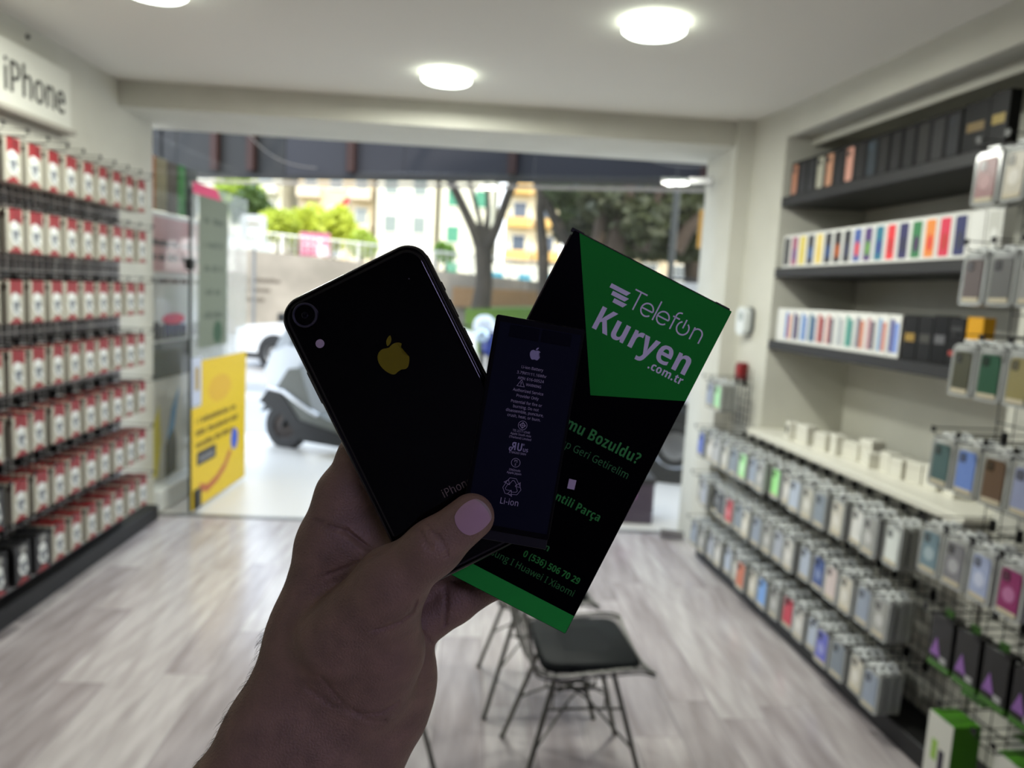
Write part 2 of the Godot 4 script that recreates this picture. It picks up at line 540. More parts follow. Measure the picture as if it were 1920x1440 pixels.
func build_front() -> void:
	var chrome := mat(Color(0.6, 0.6, 0.6), 0.25, 1.0)
	var dark := mat(Color(0.06, 0.065, 0.07), 0.4, 0.3)
	# left leaf, open at right angles towards the street
	var d1 := frame_node("door_1", Transform3D(Basis(Vector3.FORWARD, Vector3.UP, Vector3.RIGHT), Vector3(-2.18, 0.0, -5.09)))
	var film := glass_mat(Color(0.93, 0.95, 0.93, 0.22), 0.1)
	pane("pane", 1.05, 2.25, xf(Vector3(0.525, 1.14, 0)), d1, film)
	var g := flat_part("yellow_film", PackedVector2Array([Vector2(0.004, 0.02), Vector2(1.046, 0.02), Vector2(1.046, 1.06), Vector2(0.17, 1.06), Vector2(0.17, 0.74), Vector2(0.004, 0.74)]), 0.0055, 0.0068, mat(Color(0.86, 0.72, 0.03), 0.5), d1)
	var b := MB.new()
	for k in 3:
		scribble(b, 0.07, [0.80, 0.86, 0.78][k], 0.62 - k * 0.085, 0.045, 60 + k, 0.0068, 0.0074)
	bpart("printed_lines", b, mat(Color(0.42, 0.34, 0.03), 0.6), g)
	flat_part("printed_button", round_rect(0.34, 0.10, 0.02, 4, 0.26, 0.37), 0.0068, 0.0075, mat(Color(0.16, 0.15, 0.15), 0.5), g)
	b = MB.new()
	scribble(b, 0.13, 0.38, 0.345, 0.045, 71, 0.0075, 0.008)
	bpart("button_print", b, mat(Color(0.5, 0.5, 0.5), 0.6), g)
	b = MB.new()   # the printed arm that holds up a blue glove
	ribbon(b, [Vector2(0.14, 0.16), Vector2(0.28, 0.12), Vector2(0.45, 0.15), Vector2(0.60, 0.21), Vector2(0.72, 0.31)], 0.055, 0.0068, 0.0074)
	bpart("printed_arm", b, mat(Color(0.70, 0.38, 0.22), 0.6), g)
	flat_part("printed_glove", ellipse(0.80, 0.385, 0.075, 0.085, 16), 0.0068, 0.0076, mat(Color(0.22, 0.34, 0.72), 0.6), g)
	flat_part("pale_patch", ellipse(0.5, 0.83, 0.22, 0.1, 20), 0.0068, 0.0072, mat(Color(0.84, 0.66, 0.16), 0.6), g)
	var st := flat_part("tall_film_strip", rect(0.115, 1.15, 0.63, 2.19), 0.0055, 0.0065, mat(Color(0.40, 0.43, 0.35), 0.5), d1)
	b = MB.new()
	for k in 5:
		scribble(b, 0.2, 0.52, 1.35 + k * 0.165, 0.05, 80 + k, 0.0065, 0.0071)
	bpart("strip_print", b, mat(Color(0.30, 0.33, 0.27), 0.6), st)
	flat_part("green_seal", ellipse(0.45, 1.245, 0.085, 0.085, 20), 0.0065, 0.0073, mat(Color(0.03, 0.24, 0.07), 0.5), st)
	flat_part("white_label", rect(0.006, 0.76, 0.165, 1.09), 0.0055, 0.007, mat(Color(0.72, 0.74, 0.80), 0.5), d1)
	flat_part("label_mark", rect(0.06, 0.86, 0.12, 1.02), 0.007, 0.008, mat(Color(0.62, 0.5, 0.05), 0.5), d1)
	flat_part("pink_film", PackedVector2Array([Vector2(0.02, 2.19), Vector2(0.5, 2.19), Vector2(0.42, 2.262), Vector2(0.02, 2.262)]), 0.0055, 0.007, mat(Color(0.85, 0.24, 0.42), 0.5), d1)
	part("hinge_clamp", box_mesh(Vector3(0.06, 0.075, 0.05), 0.008), dark, d1, xf(Vector3(-0.01, 1.72, 0)))
	part("floor_clamp", box_mesh(Vector3(0.10, 0.14, 0.04), 0.008), dark, d1, xf(Vector3(0.09, 0.09, 0.004)))
	part("edge_seal", box_mesh(Vector3(0.012, 2.2, 0.02), 0.003), mat(Color(0.18, 0.21, 0.21), 0.5), d1, xf(Vector3(-0.006, 1.12, 0)))
	# right leaf, hinged on the pillar and a little open
	var d := Vector3(-0.9744, 0, -0.225).normalized()
	var d2 := frame_node("door_2", Transform3D(Basis(-d, Vector3.UP, (-d).cross(Vector3.UP)), Vector3(1.245, 0, -5.09)))
	pane("pane", 1.20, 2.43, xf(Vector3(-0.61, 1.245, 0)), d2)
	part("patch_fitting", box_mesh(Vector3(0.16, 0.06, 0.03), 0.006), chrome, d2, xf(Vector3(-0.08, 0.04, 0)))
	part("patch_fitting", box_mesh(Vector3(0.16, 0.05, 0.03), 0.006), chrome, d2, xf(Vector3(-0.08, 2.44, 0)))
	# a fixed pane in the middle of the front
	var w2 := frame_node("window_2", d2.transform * xf(Vector3(-1.87, 0, 0)))
	pane("pane", 1.30, 2.43, xf(Vector3(0, 1.245, 0)), w2)
	part("floor_channel", box_mesh(Vector3(1.3, 0.03, 0.03), 0.004), chrome, w2, xf(Vector3(0, 0.015, 0)))
	# side glazing of the recessed entrance on the left, with posters behind it
	var w1 := frame_node("window_1", Transform3D(Basis(Vector3.FORWARD, Vector3.UP, Vector3.RIGHT), Vector3(-2.46, 0.0, -5.10)))
	part("sill", box_mesh(Vector3(1.5, 0.15, 0.14), 0.008), mat(Color(0.88, 0.89, 0.88), 0.4), w1, xf(Vector3(0.76, 0.075, 0.0)))
	pane("pane", 1.5, 2.4, xf(Vector3(0.76, 1.35, 0.02)), w1)
	boxpart("backing", Vector3(1.5, 1.92, 0.03), Vector3(0.76, 1.11, -0.06), mat(Color(0.82, 0.82, 0.79), 0.6), w1)
	flat_part("poster_yellow_figure", PackedVector2Array([Vector2(0.07, 0.2), Vector2(0.2, 0.2), Vector2(0.26, 0.45), Vector2(0.22, 0.72), Vector2(0.12, 0.56), Vector2(0.03, 0.42)]), -0.044, -0.042, mat(Color(0.85, 0.80, 0.25), 0.6), w1)
	flat_part("poster_dark_figure", PackedVector2Array([Vector2(0.32, 0.16), Vector2(0.50, 0.18), Vector2(0.50, 0.42), Vector2(0.44, 0.55), Vector2(0.32, 0.40)]), -0.044, -0.042, mat(Color(0.20, 0.21, 0.16), 0.6), w1)
	flat_part("poster_blue_figure", PackedVector2Array([Vector2(0.34, 0.44), Vector2(0.46, 0.52), Vector2(0.54, 0.82), Vector2(0.42, 0.66)]), -0.042, -0.04, mat(Color(0.36, 0.62, 0.82), 0.6), w1)
	flat_part("grey_band", rect(0.06, 0.90, 1.4, 1.16), -0.044, -0.042, mat(Color(0.30, 0.32, 0.29), 0.6), w1)
	b = MB.new()
	scribble(b, 0.06, 1.3, 1.18, 0.14, 91, -0.044, -0.041)
	bpart("large_print", b, mat(Color(0.22, 0.20, 0.18), 0.6), w1)
	flat_part("red_mark", ellipse(0.45, 1.325, 0.18, 0.04, 16), -0.041, -0.038, mat(Color(0.92, 0.22, 0.20), 0.5), w1)
	flat_part("pink_band", rect(0.02, 1.66, 1.4, 2.04), -0.044, -0.042, mat(Color(0.76, 0.60, 0.58), 0.6), w1)
	b = MB.new()
	scribble(b, 0.06, 1.3, 1.74, 0.05, 92, -0.042, -0.039)
	scribble(b, 0.06, 1.3, 1.84, 0.045, 93, -0.042, -0.039)
	scribble(b, 0.06, 1.3, 1.58, 0.035, 94, -0.044, -0.041)
	bpart("small_print", b, mat(Color(0.30, 0.26, 0.25), 0.6), w1)
	for k in 5:
		boxpart("upper_panel", Vector3(0.17 if k != 3 else 0.09, 0.36, 0.03), Vector3(0.10 + k * 0.17, 2.26, -0.06), mat([Color(0.62, 0.34, 0.04), Color(0.50, 0.45, 0.30), Color(0.24, 0.18, 0.10), Color(0.12, 0.42, 0.10), Color(0.16, 0.18, 0.15)][k], 0.6), w1, 0.004)

# ---------------------------------------------------------------- lamps
func build_lamps() -> void:
	var glow := StandardMaterial3D.new()
	glow.albedo_color = Color(0.95, 0.97, 0.93)
	glow.emission_enabled = true
	glow.emission = Color(0.96, 1.0, 0.94)
	glow.emission_energy_multiplier = 7.0
	var spots := [[Vector3(0.50, CEIL, -3.235), "round ceiling lamp nearest the camera, above the dark carton"], [Vector3(-0.43, CEIL, -4.14), "smaller-looking round ceiling lamp close to the front beam"],
		[Vector3(-1.48, CEIL, -3.10), "round ceiling lamp cut off by the top edge at the left"]]
	for s in spots:
		var t := thing("ceiling_lamp", s[1], "lamp", xf(s[0]), "round ceiling lamps")
		var b := MB.new()
		b.lathe([Vector2(0.0, -0.001), Vector2(0.110, -0.001), Vector2(0.114, -0.004), Vector2(0.114, -0.012), Vector2(0.108, -0.016)], Transform3D.IDENTITY, 40)
		bpart("rim", b, mat(Color(0.9, 0.9, 0.88), 0.4), t)
		b = MB.new()
		b.lathe([Vector2(0.108, -0.012), Vector2(0.126, -0.015), Vector2(0.129, -0.036), Vector2(0.118, -0.044), Vector2(0.07, -0.050), Vector2(0.0, -0.052)], Transform3D.IDENTITY, 40)
		bpart("diffuser_light", b, glow, t)
		var l := AreaLight3D.new()
		l.name = "lamp_light"
		l.area_size = Vector2(0.21, 0.21)
		l.light_color = Color(0.99, 1.0, 0.96)
		l.light_energy = 3.2
		l.shadow_enabled = true
		l.area_range = 14.0
		t.add_child(l)
		l.transform = Transform3D(Basis(Vector3.RIGHT, Vector3.FORWARD, Vector3.UP).orthonormalized(), Vector3(0, -0.046, 0))
		l.look_at_from_position(s[0] + Vector3(0, -0.056, 0), s[0] + Vector3(0, -1, 0), Vector3.FORWARD)
	# a pale violet light panel on the rear ceiling, behind the camera: it tints what faces the camera
	var t2 := thing("light_panel", "pale violet light panel on the ceiling at the back of the shop", "lamp", xf(Vector3(1.05, CEIL, 1.9)))
	var vg := StandardMaterial3D.new()
	vg.albedo_color = Color(0.8, 0.78, 0.9)
	vg.emission_enabled = true
	vg.emission = Color(0.76, 0.72, 1.0)
	vg.emission_energy_multiplier = 2.0
	boxpart("frame", Vector3(1.46, 0.03, 0.24), Vector3(0, -0.015, 0), mat(Color(0.8, 0.8, 0.8), 0.5), t2, 0.005)
	boxpart("diffuser_light", Vector3(1.40, 0.006, 0.18), Vector3(0, -0.031, 0), vg, t2)
	var l2 := AreaLight3D.new()
	l2.name = "lamp_light"
	l2.area_size = Vector2(1.4, 0.18)
	l2.light_color = Color(0.78, 0.74, 1.0)
	l2.light_energy = 2.7
	l2.shadow_enabled = true
	l2.area_range = 10.0
	t2.add_child(l2)
	l2.look_at_from_position(Vector3(1.05, CEIL - 0.04, 1.9), Vector3(1.05, 0, 1.9), Vector3.FORWARD)

# ---------------------------------------------------------------- right wall: shelves, boxes, packs on hooks
func phone_box(label: String, x: float, y: float, w: float, h: float, body: Color, c1: Color, c2: Color, style: int, group: String) -> void:
	var t := thing("phone_box", label, "box", RIGHT * Transform3D(Basis(Vector3.UP, rng.randf_range(-0.03, 0.03)), Vector3(x, y, -0.045)), group)
	part("carton", box_mesh(Vector3(snappedf(w, 0.001), h, 0.05), 0.0015), mat(body, 0.4, 0.0, 0.3), t, xf(Vector3(0, h * 0.5, 0)))
	var z := 0.0252
	if style == 0:      # one phone picture in two colours
		flat_part("phone_picture", round_rect(w * 0.72, h * 0.84, w * 0.10, 3, 0, h * 0.5), z - 0.0004, z + 0.0002, mat(c1, 0.45), t)
		flat_part("picture_swirl", ellipse(w * 0.02, h * 0.40, w * 0.22, h * 0.20, 12), z + 0.0002, z + 0.0006, mat(c2, 0.45), t)
	elif style == 1:    # dark phone with a camera square
		flat_part("phone_picture", round_rect(w * 0.70, h * 0.86, w * 0.12, 3, 0, h * 0.48), z - 0.0004, z + 0.0002, mat(c1, 0.35), t)
		flat_part("picture_camera", round_rect(w * 0.30, w * 0.32, w * 0.06, 3, -w * 0.14, h * 0.76), z + 0.0002, z + 0.0006, mat(c2, 0.3), t)
	elif style == 2:    # a band of coloured print
		flat_part("print_band", rect(-w * 0.34, h * 0.42, w * 0.34, h * 0.60), z - 0.0004, z + 0.0002, mat(c1, 0.4), t)
	elif style == 3:    # two phones side by side
		flat_part("phone_picture", round_rect(w * 0.34, h * 0.78, w * 0.07, 3, -w * 0.19, h * 0.5), z - 0.0004, z + 0.0002, mat(c1, 0.45), t)
		flat_part("phone_picture", round_rect(w * 0.34, h * 0.70, w * 0.07, 3, w * 0.19, h * 0.46), z - 0.0004, z + 0.0002, mat(c2, 0.45), t)

func build_right_wall() -> void:
	var shelf_m := mat(Color(0.085, 0.085, 0.09), 0.55)
	var levels := [2.27, 1.87, 1.455]
	for k in 3:
		var s := thing("wall_shelf", ["dark grey wall shelf at the top, holding black boxes", "dark grey wall shelf in the middle, holding white boxes with bright pictures", "dark grey wall shelf at the bottom, holding narrow white and black boxes"][k], "shelf", RIGHT * xf(Vector3(0.9, levels[k], -0.235)), "dark wall shelves")
		boxpart("board", Vector3(1.79, 0.052, 0.47), Vector3(0, -0.026, 0), shelf_m, s, 0.003)
	var k := Color(0.05, 0.05, 0.055)
	var w := Color(0.86, 0.86, 0.84)
	# top shelf
	var top := [["peach", Color(0.72, 0.48, 0.36)], ["black", Color(0.03, 0.03, 0.04)], ["navy", Color(0.03, 0.035, 0.06)], ["ivory", Color(0.66, 0.65, 0.58)], ["sand", Color(0.74, 0.54, 0.42)], ["midnight", Color(0.03, 0.035, 0.055)], ["rose", Color(0.78, 0.57, 0.50)], ["graphite", Color(0.045, 0.042, 0.04)], ["steel blue", Color(0.13, 0.17, 0.20)], ["charcoal", Color(0.05, 0.05, 0.052)], ["violet black", Color(0.04, 0.038, 0.05)], ["blue black", Color(0.035, 0.04, 0.05)], ["bronze black", Color(0.05, 0.043, 0.036)], ["plum black", Color(0.042, 0.04, 0.052)], ["deep blue", Color(0.04, 0.055, 0.085)]]
	for i in top.size():
		var lab := "black phone box with %s phone picture, %s from pillar on top shelf" % [top[i][0], ORD[i]]
		phone_box(lab, 0.10 + i * 0.0905, levels[0], 0.0895, 0.186, k, top[i][1], top[i][1] * 1.5 if i > 6 else Color(0.05, 0.04, 0.05), 1 if i > 6 else 0 if false else 1, "black phone boxes on the top shelf")
	phone_box("wide black box with gold lettering band near the right end of the top shelf", 1.485, levels[0], 0.13, 0.19, k, Color(0.40, 0.31, 0.06), k, 2, "black phone boxes on the top shelf")
	phone_box("black box with yellow mark, last at the right end of the top shelf", 1.60, levels[0], 0.09, 0.20, k, Color(0.55, 0.46, 0.05), k, 2, "black phone boxes on the top shelf")
	# middle shelf
	var mid := [["black", Color(0.03, 0.03, 0.035), Color(0.06, 0.06, 0.07)], ["pink and violet", Color(0.62, 0.30, 0.42), Color(0.30, 0.22, 0.50)], ["plain yellow", Color(0.86, 0.78, 0.33), Color(0.84, 0.75, 0.28)], ["black and blue", Color(0.05, 0.06, 0.10), Color(0.14, 0.36, 0.60)], ["pale yellow", Color(0.88, 0.78, 0.40), Color(0.86, 0.74, 0.34)], ["dark blue", Color(0.04, 0.06, 0.10), Color(0.10, 0.28, 0.50)], ["black and orange", Color(0.07, 0.05, 0.05), Color(0.72, 0.35, 0.06)], ["dark grey", Color(0.08, 0.08, 0.11), Color(0.16, 0.18, 0.30)], ["blue and coral", Color(0.22, 0.33, 0.60), Color(0.86, 0.30, 0.24)], ["violet and lime", Color(0.28, 0.15, 0.42), Color(0.40, 0.62, 0.24)], ["teal and blue", Color(0.08, 0.42, 0.52), Color(0.14, 0.20, 0.52)], ["red", Color(0.85, 0.14, 0.18), Color(0.70, 0.10, 0.12)], ["indigo", Color(0.14, 0.13, 0.34), Color(0.10, 0.10, 0.22)], ["green and plum", Color(0.16, 0.46, 0.26), Color(0.24, 0.10, 0.30)], ["orange", Color(0.88, 0.52, 0.20), Color(0.84, 0.24, 0.14)], ["crimson", Color(0.82, 0.14, 0.28), Color(0.72, 0.16, 0.14)], ["navy", Color(0.10, 0.13, 0.36), Color(0.12, 0.14, 0.26)], ["blank", w, w], ["pale", Color(0.75, 0.75, 0.72), w]]
	for i in mid.size():
		phone_box("white phone box with a %s picture, %s from pillar on middle shelf" % [mid[i][0], ORD[i]], 0.09 + i * 0.0865, levels[1], 0.084, 0.182, w, mid[i][1], mid[i][2], 0, "white phone boxes on the middle shelf")
	# bottom shelf
	var low := [["blank", w, w], ["blue and orange", Color(0.20, 0.42, 0.72), Color(0.80, 0.46, 0.22)], ["violet", Color(0.30, 0.26, 0.44), Color(0.22, 0.16, 0.28)], ["sky blue", Color(0.42, 0.58, 0.78), Color(0.30, 0.44, 0.70)], ["teal", Color(0.10, 0.38, 0.50), Color(0.14, 0.26, 0.46)], ["red", Color(0.66, 0.24, 0.22), Color(0.50, 0.16, 0.20)], ["rose and navy", Color(0.72, 0.46, 0.44), Color(0.14, 0.12, 0.26)], ["pale grey", Color(0.72, 0.74, 0.74), Color(0.60, 0.62, 0.64)], ["sea green", Color(0.16, 0.56, 0.50), Color(0.20, 0.48, 0.46)], ["grey and orange", Color(0.40, 0.40, 0.46), Color(0.74, 0.38, 0.20)], ["pink", Color(0.70, 0.52, 0.54), Color(0.20, 0.14, 0.26)], ["blue and salmon", Color(0.46, 0.60, 0.74), Color(0.74, 0.42, 0.34)], ["cobalt", Color(0.18, 0.20, 0.50), Color(0.40, 0.52, 0.80)]]
	for i in low.size():
		phone_box("narrow white box with %s phones, %s from pillar on bottom shelf" % [low[i][0], ORD[i]], 0.10 + i * 0.0865, levels[2], 0.084, 0.188, w, low[i][1], low[i][2], 3, "narrow white boxes on the bottom shelf")
	phone_box("black box with large gold figures beside the last narrow white box", 1.245, levels[2], 0.09, 0.19, Color(0.05, 0.05, 0.05), Color(0.55, 0.43, 0.06), k, 2, "black boxes on the bottom shelf")
	phone_box("black box with faint grey figures on the bottom shelf", 1.34, levels[2], 0.09, 0.19, Color(0.055, 0.055, 0.055), Color(0.16, 0.15, 0.10), k, 2, "black boxes on the bottom shelf")
	phone_box("black box with a pale round watch picture on the bottom shelf", 1.43, levels[2], 0.084, 0.195, Color(0.035, 0.035, 0.04), Color(0.32, 0.32, 0.33), k, 2, "black boxes on the bottom shelf")
	phone_box("dark grey box with a red spot of print on the bottom shelf", 1.52, levels[2], 0.09, 0.10, Color(0.06, 0.06, 0.062), Color(0.62, 0.20, 0.17), k, 2, "black boxes on the bottom shelf")
	phone_box("small dark box lying on the box with red print", 1.52, levels[2] + 0.10, 0.086, 0.09, Color(0.075, 0.075, 0.078), Color(0.1, 0.1, 0.1), k, 2, "black boxes on the bottom shelf")
	phone_box("plain white box standing under the small yellow box", 1.615, levels[2], 0.084, 0.10, w, w, w, 4, "boxes at the end of the bottom shelf")
	phone_box("small yellow box at the right end of the bottom shelf", 1.615, levels[2] + 0.10, 0.084, 0.095, Color(0.82, 0.60, 0.10), w, w, 4, "boxes at the end of the bottom shelf")
	# counter and the little white boxes on it
	var c := thing("counter_top", "white counter top running under the wall shelves", "counter", RIGHT * xf(Vector3(0.9, 0.93, -0.2)))
	boxpart("slab", Vector3(1.8, 0.036, 0.55), Vector3(0, -0.018, 0), mat(Color(0.86, 0.85, 0.80), 0.45), c, 0.004)
	var cb := [[0.33, -0.03, 0.085, 0.095, "with a round black lens, first from the pillar"], [0.45, -0.05, 0.10, 0.10, "with a plain beige side, second from the pillar"], [0.62, -0.06, 0.085, 0.09, "third from the pillar"], [0.72, -0.07, 0.09, 0.10, "fourth from the pillar"], [0.82, -0.10, 0.10, 0.085, "fifth from the pillar"], [0.91, -0.13, 0.09, 0.115, "tallest of the middle ones"], [0.99, -0.08, 0.085, 0.07, "lying low in front of the tallest one"], [1.09, -0.11, 0.085, 0.09, "eighth from the pillar"], [1.19, -0.10, 0.085, 0.085, "ninth from the pillar"], [1.28, -0.11, 0.085, 0.09, "tenth from the pillar"], [1.38, -0.12, 0.085, 0.10, "eleventh from the pillar"], [1.50, -0.13, 0.10, 0.09, "last before the hanging packs"]]
	for i in cb.size():
		var a: Array = cb[i]
		var t := thing("charger_box", "small white charger box on the counter, %s" % a[4], "box", RIGHT * Transform3D(Basis(Vector3.UP, rng.randf_range(-0.35, 0.35)), Vector3(a[0], 0.93, a[1])), "small white boxes on the counter")
		part("carton", box_mesh(Vector3(a[2], a[3], 0.055 + 0.01 * (i % 3)), 0.0015), mat(Color(0.84, 0.83, 0.78), 0.5), t, xf(Vector3(0, a[3] * 0.5, 0)))
		part("lid_seam", box_mesh(Vector3(a[2] + 0.0008, 0.0015, 0.0558 + 0.01 * (i % 3))), mat(Color(0.60, 0.59, 0.54), 0.6), t, xf(Vector3(0, a[3] * 0.72, 0)))
		if i == 0:
			flat_part("round_lens", ellipse(-0.005, 0.05, 0.022, 0.022, 16), 0.027, 0.030, mat(Color(0.05, 0.05, 0.05), 0.3), t)
	build_packs()
	# things on the pillar
	var disp := thing("wall_dispenser", "white oval dispenser with a dark edge on the right pillar", "dispenser", Transform3D(Basis(Vector3(0.245, 0, 0.97), Vector3.UP, Vector3(-0.97, 0, 0.245)), Vector3(1.434, 1.55, -4.66)))
	var b := MB.new()
	b.prism(round_rect(0.10, 0.17, 0.045, 6), 0.02, 0.065, Transform3D.IDENTITY)
	bpart("shell", b, mat(Color(0.86, 0.88, 0.88), 0.25), disp)
	flat_part("dark_edge", round_rect(0.106, 0.176, 0.047, 6), 0.0, 0.022, mat(Color(0.10, 0.11, 0.11), 0.5), disp)
	flat_part("window", ellipse(0, 0.03, 0.025, 0.03, 16), 0.063, 0.067, mat(Color(0.6, 0.64, 0.64), 0.2), disp)
	var red := thing("alarm_button", "small red alarm box on the right pillar under the white dispenser", "alarm", Transform3D(Basis(Vector3(0.245, 0, 0.97), Vector3.UP, Vector3(-0.97, 0, 0.245)), Vector3(1.434, 1.245, -4.66)))
	part("housing", box_mesh(Vector3(0.075, 0.105, 0.05), 0.008), mat(Color(0.46, 0.02, 0.03), 0.4), red, xf(Vector3(0, 0, 0.025)))
	part("press_plate", box_mesh(Vector3(0.04, 0.05, 0.006), 0.002), mat(Color(0.60, 0.05, 0.06), 0.4), red, xf(Vector3(0, 0.005, 0.052)))

func grid_mesh(w: float, h: float, step: float, r := 0.0022) -> Mesh:
	var b := MB.new()
	var n := int(w / step)
	for i in n + 1:
		b.tube([Vector3(i * step, 0, 0), Vector3(i * step, h, 0)], r, 4)
	n = int(h / step)
	for i in n + 1:
		b.tube([Vector3(0, i * step, 0.003), Vector3(w, i * step, 0.003)], r, 4)
	return b.mesh()

func hook_mesh(l: float) -> Mesh:
	var key := ["hook", l]
	if not meshes.has(key):
		var b := MB.new()
		b.box(xf(Vector3(0, 0.0, 0.008)), Vector3(0.022, 0.042, 0.016), 0.003)
		b.tube([Vector3(0, 0, 0.01), Vector3(0, 0, l - 0.01), Vector3(0, 0.008, l)], 0.0026, 6)
		b.tube([Vector3(0, 0.03, 0.01), Vector3(0, 0.03, l + 0.005)], 0.002, 6)
		b.box(xf(Vector3(0, 0.026, l + 0.006)), Vector3(0.022, 0.02, 0.002))
		meshes[key] = b.mesh()
	return meshes[key]

func pack_proto(c: Color, kind: int) -> Node3D:
	# a clear blister pack with a phone case in it; origin at the middle of the top edge, front towards +z
	var o := Node3D.new()
	var pw := 0.106
	var ph := 0.168
	var key := "pack_shell"
	if not meshes.has(key):
		var b := MB.new()
		b.prism(round_rect(pw, ph, 0.014, 4, 0, -ph * 0.5), 0.0, 0.026, Transform3D.IDENTITY)
		meshes[key] = b.mesh()
		b = MB.new()
		ribbon(b, Array(round_rect(pw - 0.005, ph - 0.005, 0.013, 4, 0, -ph * 0.5)), 0.005, 0.026, 0.0285, Transform3D.IDENTITY, true)
		b.box(xf(Vector3(0, -0.013, 0.027)), Vector3(pw * 0.7, 0.010, 0.003), 0.001)
		meshes["pack_rim"] = b.mesh()
		b = MB.new()
		b.prism(round_rect(0.078, 0.136, 0.013, 4, 0, -0.088), 0.0262, 0.0290, Transform3D.IDENTITY)
		meshes["pack_case"] = b.mesh()
		b = MB.new()
		b.prism(round_rect(0.030, 0.032, 0.008, 4, -0.018, -0.042), 0.0292, 0.0305, Transform3D.IDENTITY)
		meshes["pack_cam"] = b.mesh()
		b = MB.new()
		b.prism(ellipse(0, -0.095, 0.024, 0.024, 20), 0.0291, 0.0298, Transform3D.IDENTITY)
		meshes["pack_ring"] = b.mesh()
		b = MB.new()
		b.box(xf(Vector3(0, -0.150, 0.0296)), Vector3(0.074, 0.014, 0.001))
		meshes["pack_label"] = b.mesh()
		b = MB.new()
		b.box(xf(Vector3(0, 0.010, 0.013)), Vector3(0.05, 0.022, 0.004), 0.001)
		b.box(xf(Vector3(0, 0.002, 0.013)), Vector3(0.09, 0.005, 0.022), 0.001)
		meshes["pack_tab"] = b.mesh()
	part("shell", meshes["pack_shell"], mat(Color(0.60, 0.61, 0.59), 0.2), o)
	part("rim", meshes["pack_rim"], mat(Color(0.70, 0.71, 0.70), 0.15), o)
	part("hang_tab", meshes["pack_tab"], mat(Color(0.80, 0.81, 0.80), 0.2), o)
	if kind < 9:
		part("phone_case", meshes["pack_case"], mat(c, 0.3), o)
		part("case_camera", meshes["pack_cam"], mat(c.darkened(0.45), 0.25), o)
		part("paper_label", meshes["pack_label"], mat(Color(0.74, 0.70, 0.60), 0.6), o)
		if kind == 1:
			part("magnet_ring", meshes["pack_ring"], mat(c.lightened(0.35), 0.4), o)
	return o

func add_pack(p: Node3D, called: String, label: String, x: Transform3D, group: String) -> void:
	var o: Node3D = p.duplicate()
	o.name = numbered(called)
	add_child(o)
	o.transform = x
	tag(o, label, "phone case", group)

